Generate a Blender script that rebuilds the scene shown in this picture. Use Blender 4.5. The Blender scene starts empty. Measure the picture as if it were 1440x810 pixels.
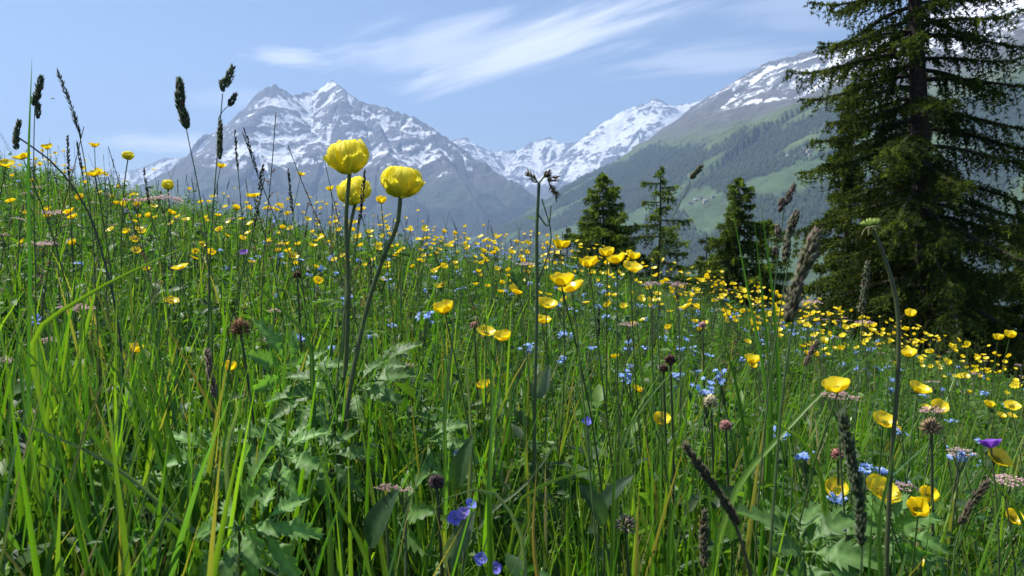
import bpy, math, random
import numpy as np
from mathutils import Vector, Matrix

random.seed(7)
RNG = np.random.default_rng(11)
PI = math.pi
sc = bpy.context.scene
COL = sc.collection

# ------------------------------------------------------------------ camera frame
FX, CX, CY = 1120.0, 720.0, 405.0
PITCH = math.atan(65 / FX)
cp, sp_ = math.cos(PITCH), math.sin(PITCH)

def P(px, py, D):
    """world point at depth D that stands where the photograph shows pixel px, py"""
    x, u = (px - CX) / FX * D, (CY - py) / FX * D
    return np.array([x, D * cp + u * sp_, -D * sp_ + u * cp])

# ------------------------------------------------------------------ noise
def _hash(ix, iy, seed):
    h = (ix.astype(np.int64) * 374761393 + iy.astype(np.int64) * 668265263 + seed * 1442695041) & 0xffffffff
    h = ((h ^ (h >> 13)) * 1274126177) & 0xffffffff
    h = ((h ^ (h >> 16)) * 2246822519) & 0xffffffff
    return (h ^ (h >> 15)) & 0xffffffff

def perlin(x, y, seed=0):
    x = np.asarray(x, float); y = np.asarray(y, float)
    x0 = np.floor(x); y0 = np.floor(y); fx = x - x0; fy = y - y0
    u = fx * fx * fx * (fx * (fx * 6 - 15) + 10); v = fy * fy * fy * (fy * (fy * 6 - 15) + 10)
    def g(dx, dy):
        a = _hash(x0 + dx, y0 + dy, seed) / 4294967296.0 * 2 * PI
        return np.cos(a) * (fx - dx) + np.sin(a) * (fy - dy)
    a = g(0, 0); b = g(1, 0); c = g(0, 1); d = g(1, 1)
    return ((a + (b - a) * u) * (1 - v) + (c + (d - c) * u) * v) * 1.5

def fbm(x, y, o=5, seed=0, gain=.5, lac=2.03):
    s = 0; a = 1; n = 0
    for k in range(o):
        s = s + a * perlin(x, y, seed + k * 17); n += a; a *= gain; x = x * lac + 3.1; y = y * lac - 1.7
    return s / n

def ridged(x, y, o=5, seed=0, gain=.5, lac=2.03):
    s = 0; a = 1; n = 0; w = 1
    for k in range(o):
        r = (1 - np.abs(perlin(x, y, seed + k * 31))) ** 2
        s = s + a * r * w; n += a; w = np.clip(r * 1.4, 0, 1); a *= gain; x = x * lac + 5.3; y = y * lac + 2.9
    return s / n

def sstep(a, b, x):
    t = np.clip((x - a) / (b - a), 0, 1); return t * t * (3 - 2 * t)

# ------------------------------------------------------------------ mesh builder
class MB:
    def __init__(s):
        s.V = []; s.F = []; s.C = []; s.M = []; s.n = 0
    def add(s, V, F, c=(1, 1, 1), m=0):
        V = np.asarray(V, float).reshape(-1, 3); F = np.asarray(F, int)
        if len(F) == 0: return
        s.V.append(V); s.F.append(F + s.n)
        c = np.asarray(c, float)
        s.C.append(np.broadcast_to(c, (len(V), 3)) if c.ndim == 1 else c)
        s.M.append(np.full(len(F), m, int)); s.n += len(V)
    def build(s, name, mats, parent=None, smooth=True, col=True, loc=None):
        V = np.concatenate(s.V); C = np.concatenate(s.C)
        if loc is not None: V = V - np.asarray(loc)
        me = bpy.data.meshes.new(name)
        nl = sum(f.size for f in s.F); nf = sum(len(f) for f in s.F)
        me.vertices.add(len(V)); me.loops.add(nl); me.polygons.add(nf)
        me.vertices.foreach_set('co', V.astype(np.float32).ravel())
        me.loops.foreach_set('vertex_index', np.concatenate([f.ravel() for f in s.F]).astype(np.int32))
        sizes = np.concatenate([np.full(len(f), f.shape[1]) for f in s.F])
        starts = np.concatenate([[0], np.cumsum(sizes)[:-1]])
        me.polygons.foreach_set('loop_start', starts.astype(np.int32))
        if not isinstance(mats, (list, tuple)): mats = [mats]
        for m in mats: me.materials.append(m)
        if len(mats) > 1: me.polygons.foreach_set('material_index', np.concatenate(s.M).astype(np.int32))
        if smooth: me.polygons.foreach_set('use_smooth', np.ones(nf, bool))
        me.update(calc_edges=True); me.validate()
        if col:
            at = me.color_attributes.new('Col', 'FLOAT_COLOR', 'POINT')
            at.data.foreach_set('color', np.hstack([C, np.ones((len(C), 1))]).astype(np.float32).ravel())
        o = bpy.data.objects.new(name, me); COL.objects.link(o)
        if loc is not None: o.location = loc
        if parent is not None: o.parent = parent
        return o

def tag(o, label=None, cat=None, group=None, kind=None):
    if label: o['label'] = label
    if cat: o['category'] = cat
    if group: o['group'] = group
    if kind: o['kind'] = kind
    return o

def empty(name, loc, label, cat, group=None):
    o = bpy.data.objects.new(name, None); COL.objects.link(o); o.location = loc; o.empty_display_size = .05
    return tag(o, label, cat, group)

def unit(v):
    v = np.asarray(v, float); return v / (np.linalg.norm(v, axis=-1, keepdims=True) + 1e-12)

def spline(pts, n):
    p = np.asarray(pts, float)
    if len(p) < 3:
        t = np.linspace(0, 1, n)[:, None]; return p[0] * (1 - t) + p[-1] * t
    d = np.linalg.norm(np.diff(p, axis=0), axis=1) + 1e-9; T = np.concatenate([[0], np.cumsum(d)]); sl = np.diff(p, axis=0) / d[:, None]
    m = np.empty_like(p); m[0] = sl[0]; m[-1] = sl[-1]; m[1:-1] = (sl[:-1] * d[1:, None] + sl[1:] * d[:-1, None]) / (d[1:] + d[:-1])[:, None]
    x = np.linspace(0, T[-1], n); k = np.clip(np.searchsorted(T, x, side='right') - 1, 0, len(p) - 2); h = d[k][:, None]; t = ((x - T[k]) / d[k])[:, None]
    return (2 * t ** 3 - 3 * t ** 2 + 1) * p[k] + (t ** 3 - 2 * t ** 2 + t) * h * m[k] + (-2 * t ** 3 + 3 * t ** 2) * p[k + 1] + (t ** 3 - t ** 2) * h * m[k + 1]

def frames(p):
    T = unit(np.gradient(p, axis=0)); up = np.array([0.31, 0.22, 0.9])
    if abs(T[0] @ unit(up)) > .92: up = np.array([1., .1, 0])
    A = []; a = up
    for t in T:
        a = a - t * (a @ t); a = a / (np.linalg.norm(a) + 1e-12); A.append(a)
    A = np.array(A); return T, A, np.cross(T, A)

def tube(mb, pts, r0, r1, sides=6, n=None, c=(1, 1, 1), m=0, cap=True):
    p = spline(pts, n) if n else np.asarray(pts, float)
    n = len(p); r = np.linspace(r0, r1, n)[:, None, None] if np.isscalar(r0) else np.asarray(r0)[:, None, None]
    T, A, B = frames(p); an = np.arange(sides) / sides * 2 * PI
    V = p[:, None] + r * (np.cos(an)[None, :, None] * A[:, None] + np.sin(an)[None, :, None] * B[:, None])
    i = np.arange(n - 1)[:, None] * sides; j = np.arange(sides)[None]; k = (j + 1) % sides
    F = np.stack([i + j, i + k, i + sides + k, i + sides + j], -1).reshape(-1, 4)
    mb.add(V.reshape(-1, 3), F, c, m)
    if cap:
        mb.add(np.vstack([V[-1], p[-1] + T[-1] * float(r[-1, 0, 0])]), [(a, (a + 1) % sides, sides) for a in range(sides)], c, m)
    return p

def grid(mb, V, c=(1, 1, 1), m=0):
    a, b = V.shape[:2]
    i = np.arange(a - 1)[:, None] * b; j = np.arange(b - 1)[None]
    F = np.stack([i + j, i + j + 1, i + b + j + 1, i + b + j], -1).reshape(-1, 4)
    if np.asarray(c).ndim == 3: c = np.asarray(c).reshape(-1, 3)
    mb.add(V.reshape(-1, 3), F, c, m)

def basis(axis, roll=0.):
    z = unit(axis); h = np.array([0, 0, 1.]) if abs(z[2]) < .95 else np.array([0, 1., 0])
    x = unit(np.cross(h, z)); y = np.cross(z, x); c, s = math.cos(roll), math.sin(roll)
    return np.stack([x * c + y * s, y * c - x * s, z])       # rows

# ------------------------------------------------------------------ materials
def mat(name, base=None, rough=.6, transl=0., tcol=None, spec=.5, attr=True, noise=0., nscale=30., sheen=0., randv=0., bump=0.):
    m = bpy.data.materials.new(name); m.use_nodes = True; nt = m.node_tree; N = nt.nodes; L = nt.links
    bs = N['Principled BSDF']; out = N['Material Output']
    bs.inputs['Roughness'].default_value = rough; bs.inputs['Specular IOR Level'].default_value = spec
    src = None
    if attr:
        a = N.new('ShaderNodeAttribute'); a.attribute_name = 'Col'; src = a.outputs['Color']
        if base:
            mx = N.new('ShaderNodeMix'); mx.data_type = 'RGBA'; mx.blend_type = 'MULTIPLY'; mx.inputs[0].default_value = 1
            L.new(src, mx.inputs[6]); mx.inputs[7].default_value = (*base, 1); src = mx.outputs[2]
    else:
        r = N.new('ShaderNodeRGB'); r.outputs[0].default_value = (*base, 1); src = r.outputs[0]
    if noise:
        tx = N.new('ShaderNodeTexCoord'); nz = N.new('ShaderNodeTexNoise'); nz.inputs['Scale'].default_value = nscale; nz.inputs['Detail'].default_value = 5
        L.new(tx.outputs['Object'], nz.inputs['Vector'])
        mr = N.new('ShaderNodeMapRange'); mr.inputs[1].default_value = .3; mr.inputs[2].default_value = .7
        mr.inputs[3].default_value = 1 - noise; mr.inputs[4].default_value = 1 + noise; L.new(nz.outputs[0], mr.inputs[0])
        mx = N.new('ShaderNodeVectorMath'); mx.operation = 'SCALE'; L.new(src, mx.inputs[0]); L.new(mr.outputs[0], mx.inputs['Scale']); src = mx.outputs[0]
        if bump:
            bp = N.new('ShaderNodeBump'); bp.inputs['Strength'].default_value = bump; bp.inputs['Distance'].default_value = .002
            L.new(nz.outputs[0], bp.inputs['Height']); L.new(bp.outputs[0], bs.inputs['Normal'])
    if randv:
        oi = N.new('ShaderNodeObjectInfo'); mr = N.new('ShaderNodeMapRange'); mr.inputs[3].default_value = 1 - randv; mr.inputs[4].default_value = 1 + randv
        L.new(oi.outputs['Random'], mr.inputs[0]); mx = N.new('ShaderNodeVectorMath'); mx.operation = 'SCALE'
        L.new(src, mx.inputs[0]); L.new(mr.outputs[0], mx.inputs['Scale']); src = mx.outputs[0]
    L.new(src, bs.inputs['Base Color'])
    if transl:
        tr = N.new('ShaderNodeBsdfTranslucent'); tm = N.new('ShaderNodeMix'); tm.data_type = 'RGBA'; tm.blend_type = 'MULTIPLY'; tm.inputs[0].default_value = 1
        L.new(src, tm.inputs[6]); tm.inputs[7].default_value = (*(tcol or (1.6, 1.6, 1)), 1); L.new(tm.outputs[2], tr.inputs['Color'])
        ms = N.new('ShaderNodeMixShader'); ms.inputs[0].default_value = transl
        L.new(bs.outputs[0], ms.inputs[1]); L.new(tr.outputs[0], ms.inputs[2]); L.new(ms.outputs[0], out.inputs['Surface'])
    return m

M = {}
M['grass'] = mat('grass_blade', None, .36, .45, (1.8, 2.0, .40), .42)
M['leaf'] = mat('herb_leaf', None, .5, .42, (1.5, 1.8, .5), .35, noise=.18, nscale=160)
M['stem'] = mat('stem', None, .5, .12, (1.3, 1.4, .7), .4, noise=.15, nscale=90)
M['seed'] = mat('seed_scale', None, .6, .22, (1.4, 1.4, .8), .3)
M['yellow'] = mat('buttercup_petal', None, .35, .42, (1.15, 1.05, .6), .6, randv=.06)
M['globe'] = mat('globeflower_petal', None, .55, .55, (1.15, 1.12, .8), .3, noise=.05, nscale=220, bump=.15)
M['blossom'] = mat('blossom', None, .6, .3, (1.2, 1.2, 1.2), .3)
M['brown'] = mat('dry_head', None, .8, .0, None, .2, noise=.3, nscale=300)
M['bark'] = mat('larch_bark', (.038, .03, .026), .9, attr=False, noise=.4, nscale=14, spec=.2, bump=.8)
M['needle'] = mat('larch_needles', None, .8, .35, (1.6, 1.6, .5), .08)
M['forest'] = mat('forest_tree', None, .8, .0, None, .1)
M['soil'] = mat('meadow_ground', (.05, .062, .022), .95, attr=False, noise=.5, nscale=9, spec=.1)
M['wallw'] = mat('chalet_wall', (.42, .36, .29), .8, attr=False, spec=.2)
M['roof'] = mat('chalet_roof', (.28, .27, .27), .7, attr=False, spec=.3)
M['insect'] = mat('insect', (.02, .02, .022), .4, attr=False, spec=.5)
M['wing'] = mat('insect_wing', (.35, .36, .38), .3, .5, (1, 1, 1), attr=False)

def mountain_mat():
    m = bpy.data.materials.new('mountain_surface'); m.use_nodes = True; nt = m.node_tree; N = nt.nodes; L = nt.links
    bs = N['Principled BSDF']; bs.inputs['Roughness'].default_value = .9; bs.inputs['Specular IOR Level'].default_value = .15
    a = N.new('ShaderNodeAttribute'); a.attribute_name = 'Col'
    s = N.new('ShaderNodeAttribute'); s.attribute_name = 'snow'
    g = N.new('ShaderNodeNewGeometry')
    def noise(scale, det=6, rough=.6):
        n = N.new('ShaderNodeTexNoise'); n.inputs['Scale'].default_value = scale; n.inputs['Detail'].default_value = det; n.inputs['Roughness'].default_value = rough
        L.new(g.outputs['Position'], n.inputs['Vector']); return n
    n1 = noise(.011, 7, .7); n2 = noise(.013, 7, .7)
    def rng(x, a0, a1, b0, b1):
        r = N.new('ShaderNodeMapRange'); L.new(x, r.inputs[0])
        for i, v in enumerate((a0, a1, b0, b1)): r.inputs[i + 1].default_value = v
        return r.outputs[0]
    # rock, grass and wood tones get their own unevenness
    sc1 = N.new('ShaderNodeVectorMath'); sc1.operation = 'SCALE'; L.new(a.outputs['Color'], sc1.inputs[0]); L.new(rng(n1.outputs[0], .3, .7, .62, 1.38), sc1.inputs['Scale'])
    add = N.new('ShaderNodeMath'); add.operation = 'ADD'; L.new(s.outputs['Fac'], add.inputs[0]); L.new(rng(n2.outputs[0], .3, .7, -.30, .30), add.inputs[1])
    msk = rng(add.outputs[0], .42, .58, 0, 1)
    mx = N.new('ShaderNodeMix'); mx.data_type = 'RGBA'; L.new(msk, mx.inputs[0]); L.new(sc1.outputs[0], mx.inputs[6]); mx.inputs[7].default_value = (.82, .84, .87, 1)
    L.new(mx.outputs[2], bs.inputs['Base Color'])
    b = N.new('ShaderNodeBump'); b.inputs['Strength'].default_value = .9; b.inputs['Distance'].default_value = 28; L.new(n1.outputs[0], b.inputs['Height']); L.new(b.outputs[0], bs.inputs['Normal'])
    return m
M['mountain'] = mountain_mat()

# ------------------------------------------------------------------ the meadow ground and the valley
def softplus(x, w): return w * np.logaddexp(0, x / w)

def gz(x, y):
    x = np.asarray(x, float); y = np.asarray(y, float)
    lat = -.13 * x - .145 * (softplus(x - .35, .3) - .3 * math.log1p(math.exp(-.35 / .3)))
    d = np.maximum(0, y - 4.0)
    fwd = .045 * y - .5 * (np.sqrt(d * d + 9) - 3)
    b = np.minimum(0, y); fwd = fwd + .02 * b
    near = -.5 + lat + fwd + .025 * fbm(x * 1.3, y * 1.3, 3, 5)
    near = near + .02 * np.minimum(np.minimum(0, x) ** 2, 12)
    return near

def valley(x, y):
    """the hillside under the meadow running down to the valley floor"""
    r = np.hypot(x, y); near = gz(x, y)
    floor = -620 + 30 * fbm(x / 900, y / 900, 3, 3)
    t = sstep(60, 1500, r)
    base = np.maximum(near, -25 - .42 * r)
    return base * (1 - t) + floor * t

mb = MB()
az = np.linspace(0, 2 * PI, 241); rr = np.concatenate([[0.01], np.geomspace(.25, 13500, 150)])
A, R = np.meshgrid(az, rr); X = R * np.sin(A); Y = R * np.cos(A)
Zg = valley(X, Y)
far = np.stack([X, Y, Zg], -1)
grid(mb, far[:, ::-1])
g = mb.build('ground', M['soil'], col=False); tag(g, 'grassy hillside ground under the flowering meadow', 'ground', kind='structure')

def ridge_height(X, Y, ridges, seed, gully=1.0):
    """the highest of several ridge lines with gullied flanks"""
    H = np.full(X.shape, -1e9); U = np.zeros(X.shape); Dm = np.zeros(X.shape)
    Xw = X + 90 * fbm(X / 700, Y / 700, 4, seed + 1); Yw = Y + 90 * fbm(X / 700 + 9, Y / 700, 4, seed + 2)
    u0 = 0
    for pts, slope, power in ridges:
        p = np.asarray(pts)
        for i in range(len(p) - 1):
            a, b = p[i], p[i + 1]; ab = b[:2] - a[:2]; L2 = ab @ ab + 1e-9; Ls = math.sqrt(L2)
            t = ((Xw - a[0]) * ab[0] + (Yw - a[1]) * ab[1]) / L2; tc = np.clip(t, 0, 1)
            d = np.hypot(Xw - (a[0] + tc * ab[0]), Yw - (a[1] + tc * ab[1]))
            dd = np.hypot(X - (a[0] + tc * ab[0]), Y - (a[1] + tc * ab[1]))
            d = np.where(dd < 60, dd, d)
            h = a[2] + (b[2] - a[2]) * tc - slope * d ** power
            side = np.sign((Xw - a[0]) * ab[1] - (Yw - a[1]) * ab[0])
            k = h > H
            H = np.where(k, h, H); U = np.where(k, u0 + tc * Ls + side * 7000, U); Dm = np.where(k, d, Dm)
            u0 += Ls
    gu = ridged(U / 270 + .35 * fbm(Dm / 420, U / 700, 3, seed + 3), Dm / 2600, 6, seed + 5, .55) - .45
    gr = ridged(X / 620, Y / 620, 6, seed + 9, .5) - .45
    st = fbm(U / 75 + .4 * fbm(Dm / 200, U / 300, 3, seed + 4), Dm / 520, 5, seed + 6, .6)
    am = np.clip(Dm / 420, 0.13, 1)
    jag = ridged(X / 150, Y / 150, 5, seed + 13, .6) - .4
    return H + gully * (170 * gu * am + 95 * gr * am + 22 * jag * sstep(200, 40, Dm) + 15 * jag + 12 * st), .6 * gu - .95 * st

def terrain_patch(name, a0, a1, na, r0, r1, nr, fn, label, snowfn, colfn):
    az = np.linspace(a0, a1, na); rr = np.geomspace(r0, r1, nr)
    A, R = np.meshgrid(az, rr); X = R * np.tan(A) / np.sqrt(1 + np.tan(A) ** 2); Y = R * np.cos(A)
    H, D = fn(X, Y); H = np.maximum(H, valley(X, Y) - 6)
    # slopes for snow cover and rock
    gy = np.gradient(H, axis=0) / np.maximum(np.gradient(R, axis=0), 1e-3); gx = np.gradient(H, axis=1) / np.maximum(R * (az[1] - az[0]), 1e-3)
    sl = np.hypot(gx, gy)
    k = 7; Hp = np.pad(H, k, mode='edge'); cs = np.cumsum(np.cumsum(Hp, 0), 1)
    def box(k2):
        P_ = np.pad(cs, ((1, 0), (1, 0))); w = 2 * k + 1
        return (P_[w:, w:] - P_[:-w, w:] - P_[w:, :-w] + P_[:-w, :-w]) / (w * w)
    conc = box(k)[:H.shape[0], :H.shape[1]] - H
    snow = snowfn(X, Y, H, sl, conc, D); C = colfn(X, Y, H, sl)
    mb = MB(); V = np.stack([X, Y, H], -1); grid(mb, V[:, ::-1], C[:, ::-1])
    o = mb.build(name, M['mountain']); at = o.data.attributes.new('snow', 'FLOAT', 'POINT')
    at.data.foreach_set('value', snow[:, ::-1].astype(np.float32).ravel())
    tag(o, label, name.replace('_', ' ').split('.')[0], kind='structure')
    return o

def mix3(a, b, t): return a + (np.asarray(b) - a) * t[..., None]
ROCK = np.array([.125, .13, .145]); BROWN = np.array([.098, .098, .086]); GREEN = np.array([.085, .12, .04]); WOOD = np.array([.022, .038, .02])

def pl(lst): return [P(*q) for q in lst]
massif = [
 (pl([(180, 300, 9800), (240, 262, 9500), (290, 224, 9000), (307, 211, 8800), (327, 193, 8600), (343, 178, 8400), (357, 158, 8250), (373, 136, 8100), (387, 119, 8000), (397, 125, 8050), (413, 135, 8250), (427, 129, 8400), (447, 127, 8500), (457, 121, 8500), (467, 112, 8500), (478, 122, 8300), (484, 127, 8100), (503, 142, 8000), (520, 146, 8000), (540, 151, 7950), (560, 158, 7900), (580, 164, 7850), (600, 176, 7800), (617, 186, 7700), (633, 199, 7650), (657, 214, 7600), (683, 229, 7500), (720, 253, 7300), (773, 288, 7100), (830, 330, 6900)]), 1.25, .955),
 (pl([(387, 120, 8000), (372, 180, 7500), (350, 250, 6900), (330, 330, 6300)]), 1.1, .96),
 (pl([(484, 128, 8100), (470, 170, 7700), (440, 230, 7200), (425, 330, 6500)]), 1.1, .96),
 (pl([(520, 147, 8000), (545, 205, 7400), (560, 260, 6800), (590, 340, 6200)]), 1.1, .96),
 (pl([(600, 177, 7800), (635, 235, 7200), (680, 300, 6600), (720, 370, 6200)]), .95, .96),
]
def fn_massif(X, Y): return ridge_height(X, Y, massif, 40, 1.0)
def snow_massif(X, Y, H, sl, conc, gu):
    n = fbm(X / 500, Y / 500, 4, 77)
    s = .30 + .17 * sstep(450, 1500, H) + .010 * conc - .50 * gu + .26 * n - .14 * sstep(.9, 1.9, sl)
    s = s - .5 * sstep(760, 430, H) + .12 * sstep(-1200, -2600, X)
    def blob(px, py, D, rad):
        q = P(px, py, D); return np.exp(-((X - q[0]) ** 2 + ((Y - q[1]) * .6) ** 2) / rad ** 2)
    s = s - .42 * blob(368, 150, 8050, 300) + .22 * blob(418, 145, 8150, 130) + .26 * blob(385, 225, 7300, 420) + .12 * blob(530, 200, 7500, 500) + .10 * blob(620, 215, 7400, 300)
    pk = P(467, 116, 8500); dp = np.hypot(X - pk[0], Y - pk[1]); s = s + .5 * sstep(190, 60, dp)
    return s
def col_massif(X, Y, H, sl):
    n = fbm(X / 400, Y / 400, 4, 12) * 110
    c = np.broadcast_to(ROCK, X.shape + (3,))
    c = mix3(c, BROWN, sstep(900, 640, H + n)); c = mix3(c, np.array([.055, .078, .045]), sstep(620, 420, H + n)); return mix3(c, WOOD, sstep(360, 240, H + n * 1.3))
terrain_patch('mountain', math.atan((130 - 720) / 1120), math.atan((880 - 720) / 1120), 780, 5200, 10800, 420, fn_massif, 'jagged grey rock massif streaked with snow on the left', snow_massif, col_massif)

farr = [
 (pl([(560, 240, 13200), (610, 215, 13000), (640, 196, 12600), (655, 194, 12500), (668, 203, 12400), (690, 213, 12400), (737, 210, 12600), (750, 198, 12500), (773, 193, 12500), (783, 203, 12300), (817, 197, 12200), (840, 181, 12100), (860, 172, 12000), (880, 154, 12000), (903, 147, 12000), (923, 138, 12000), (940, 147, 12000), (950, 149, 12200), (973, 143, 12300), (997, 135, 12400), (1023, 131, 12400), (1080, 118, 12400), (1180, 130, 12400)]), 1.0, .955),
 (pl([(923, 139, 12000), (900, 190, 11200), (870, 240, 10300), (850, 300, 9600)]), .95, .96),
 (pl([(840, 182, 12100), (800, 230, 11200), (770, 290, 10200)]), .95, .96),
 (pl([(1000, 137, 12400), (985, 180, 11400), (960, 230, 10600)]), .95, .96),
]
def fn_far(X, Y): return ridge_height(X, Y, farr, 140, 1.0)
def snow_far(X, Y, H, sl, conc, gu):
    n = fbm(X / 600, Y / 600, 4, 177)
    return .47 + .25 * sstep(700, 1900, H) + .010 * conc - .35 * gu + .25 * n - .16 * sstep(.9, 1.9, sl) - .6 * sstep(900, 500, H)
def col_far(X, Y, H, sl):
    n = fbm(X / 400, Y / 400, 4, 22) * 110
    c = np.broadcast_to(ROCK, X.shape + (3,)); c = mix3(c, BROWN, sstep(800, 500, H + n)); return mix3(c, WOOD * 1.6, sstep(400, 100, H + n))
terrain_patch('mountain_range', math.atan((520 - 720) / 1120), math.atan((1210 - 720) / 1120), 640, 9000, 13400, 300, fn_far, 'distant snow covered range closing the head of the valley', snow_far, col_far)

leftr = [(pl([(-160, 250, 12600), (-20, 262, 12600), (90, 250, 12300), (140, 236, 12200), (156, 223, 12100), (175, 232, 12100), (200, 234, 12000), (233, 222, 12000), (277, 218, 12000), (300, 212, 12100), (350, 240, 12200)]), 1.0, .95)]
def fn_left(X, Y): return ridge_height(X, Y, leftr, 240, .8)
def snow_left(X, Y, H, sl, conc, gu): return .56 + .25 * fbm(X / 600, Y / 600, 4, 9) + .008 * conc - .4 * sstep(900, 500, H)
terrain_patch('snow_ridge', math.atan((-260 - 720) / 1120), math.atan((390 - 720) / 1120), 420, 10500, 13300, 160, fn_left, 'low white snow ridge showing over the meadow on the left', snow_left, col_far)

rightr = [
 (pl([(700, 330, 8200), (800, 285, 7900), (853, 248, 7600), (880, 231, 7300), (927, 207, 6900), (967, 181, 6500), (1007, 153, 6100), (1027, 136, 5900), (1057, 111, 5600), (1083, 85, 5400), (1107, 80, 5300), (1126, 74, 5200), (1159, 67, 5100), (1195, 63, 5000), (1245, 50, 4800), (1318, 22, 4600), (1365, -6, 4400), (1440, -60, 4200), (1560, -120, 4000), (1750, -150, 3800)]), .66, .99),
 (pl([(1318, 22, 4600), (1290, 110, 4100), (1260, 190, 3700), (1220, 280, 3300)]), .62, .99),
 (pl([(1083, 87, 5400), (1060, 160, 4900), (1040, 230, 4500), (1010, 310, 4200)]), .62, .99),
 (pl([(1440, -60, 4200), (1450, 60, 3700), (1440, 200, 3200), (1430, 330, 2700)]), .62, .99),
]
def fn_right(X, Y):
    H, D = ridge_height(X, Y, rightr, 340, .55)
    return H, D
def snow_right(X, Y, H, sl, conc, gu):
    n = fbm(X / 420, Y / 420, 4, 377)
    return .045 + .47 * sstep(600, 1100, H) + .014 * conc - .62 * gu + .20 * n - .3 * sstep(760, 640, H)
def meet(px, py):
    D2 = np.linspace(2500, 7500, 700); q = np.array([P(px, py, d) for d in D2]); h = fn_right(q[:, 0], q[:, 1])[0]; k = np.nonzero(h > q[:, 2])[0]
    return q[k[0]] if len(k) else q[300]
CLEARS = [(meet(1125, 238), 120, 200), (meet(985, 284), 80, 300), (meet(1075, 258), 45, 170)]
def woodmask(X, Y, H):
    n = fbm(X / 620 + 4, Y / 620, 5, 61); e = fbm(X / 240, Y / 240, 4, 62)
    top = sstep(560, 500, H + n * 170 + e * 80)
    clear = sstep(.08, .18, fbm(X / 520 + 20, Y / 330, 4, 64) + .0)
    w_ = top * (1 - clear * sstep(520, 420, H + n * 100)) * sstep(-260, -120, H + 400)
    for q, ra, rb in CLEARS: w_ = w_ * (1 - sstep(1.15, .8, np.hypot((X - q[0]) / ra, (Y - q[1]) / rb) + .5 * e))
    return w_
def col_right(X, Y, H, sl):
    n = fbm(X / 300, Y / 300, 5, 32) * 100
    c = np.broadcast_to(ROCK * .92, X.shape + (3,)); c = mix3(c, BROWN, sstep(960, 780, H + n)); c = mix3(c, GREEN * .95, sstep(740, 560, H + n))
    c = mix3(c, np.array([.065, .105, .04]), sstep(420, 300, H + n))
    return mix3(c, WOOD, woodmask(X, Y, H))
slope = terrain_patch('valley_slope', math.atan((640 - 720) / 1120), math.radians(52), 900, 1900, 8600, 420, fn_right, 'long grassy and wooded mountainside with a snowy ridge on the right', snow_right, col_right)

# ------------------------------------------------------------------ far wood on the valley slope (one mass)
def slope_z(x, y): return float(fn_right(np.array([x]), np.array([y]))[0][0])
n = 70000
a = RNG.uniform(math.atan(60 / 1120), math.radians(40), n); r = np.sqrt(RNG.uniform(2300 ** 2, 6800 ** 2, n))
X = r * np.sin(a); Y = r * np.cos(a); H, _ = fn_right(X, Y)
w = woodmask(X, Y, H); pxs = 720 + X / Y * FX; vis = (H > -350) & (RNG.random(n) < w)
X, Y, H = X[vis][:30000], Y[vis][:30000], H[vis][:30000]
n = len(X); hh = RNG.uniform(13, 26, n); ww = hh * RNG.uniform(.2, .3, n); an = np.arange(5) / 5 * 2 * PI
base = np.stack([X, Y, H - 2], -1)
ring = base[:, None] + np.stack([np.cos(an)[None] * ww[:, None], np.sin(an)[None] * ww[:, None], np.broadcast_to((hh * .12)[:, None], (n, 5))], -1)
tip = (base + np.stack([0 * hh, 0 * hh, hh], -1))[:, None]
V = np.concatenate([ring, tip], 1).reshape(-1, 3)
F = (np.arange(n)[:, None, None] * 6 + np.array([(i, (i + 1) % 5, 5) for i in range(5)])[None]).reshape(-1, 3)
cc = np.repeat(np.array([.028, .046, .022])[None] * RNG.uniform(.75, 1.3, (n, 1)), 6, 0)
mb = MB(); mb.add(V, F, cc); o = mb.build('forest', M['forest'], smooth=False); tag(o, 'dark conifer forest covering the lower mountainside', 'forest', kind='stuff')

# chalets of the hamlets
def chalet(px, py, D, s, rot, i, lab):
    q = P(px, py, D)
    # find where the sight line meets the slope
    for D2 in np.linspace(2500, 6500, 500):
        t = P(px, py, D2)
        if slope_z(t[0], t[1]) > t[2]: q = t; break
    z = slope_z(q[0], q[1])
    mb = MB(); w, d, h, k = 6 * s, 5 * s, 6 * s, 9.5 * s
    Vw = [(-w, -d, -3), (w, -d, -3), (w, d, -3), (-w, d, -3), (-w, -d, h), (w, -d, h), (w, d, h), (-w, d, h), (-w, 0, k), (w, 0, k)]
    mb.add(Vw, [(0, 1, 5, 4), (2, 3, 7, 6), (1, 2, 6, 5), (3, 0, 4, 7)]); mb.add(Vw, [(5, 6, 9), (7, 4, 8)])
    o = mb.build('chalet', M['wallw'], smooth=False, col=False); o.location = (q[0], q[1], z); o.rotation_euler.z = rot
    mr = MB(); e = 1.18; t = .6
    for sgn in (-1, 1):
        a_, b_ = (-w * e, sgn * d * e, h - .18 * (k - h)), (w * e, sgn * d * e, h - .18 * (k - h))
        c_, d_ = (w * e, 0, k + .25), (-w * e, 0, k + .25)
        lo = np.array([a_, b_, c_, d_]) + [0, 0, .05]; hi = lo + [0, 0, t]
        mr.add(np.vstack([lo, hi]), [(0, 1, 2, 3), (4, 5, 6, 7), (0, 1, 5, 4), (1, 2, 6, 5), (3, 0, 4, 7)])
    mr.build('roof', M['roof'], o, smooth=False, col=False)
    tag(o, lab, 'chalet', 'chalets on the far valley slope')
hl = 'tiny pale chalet in the upper hamlet on the wooded slope'
ll = 'tiny pale chalet in the lower hamlet beside the small larches'
for i, (px, py) in enumerate([(1131, 212), (1137, 215), (1143, 211), (1126, 217), (1118, 221), (1139, 219), (1108, 222), (1096, 226)]): chalet(px, py, 4400, random.uniform(.9, 1.5), random.uniform(0, 3), i, hl)
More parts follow.
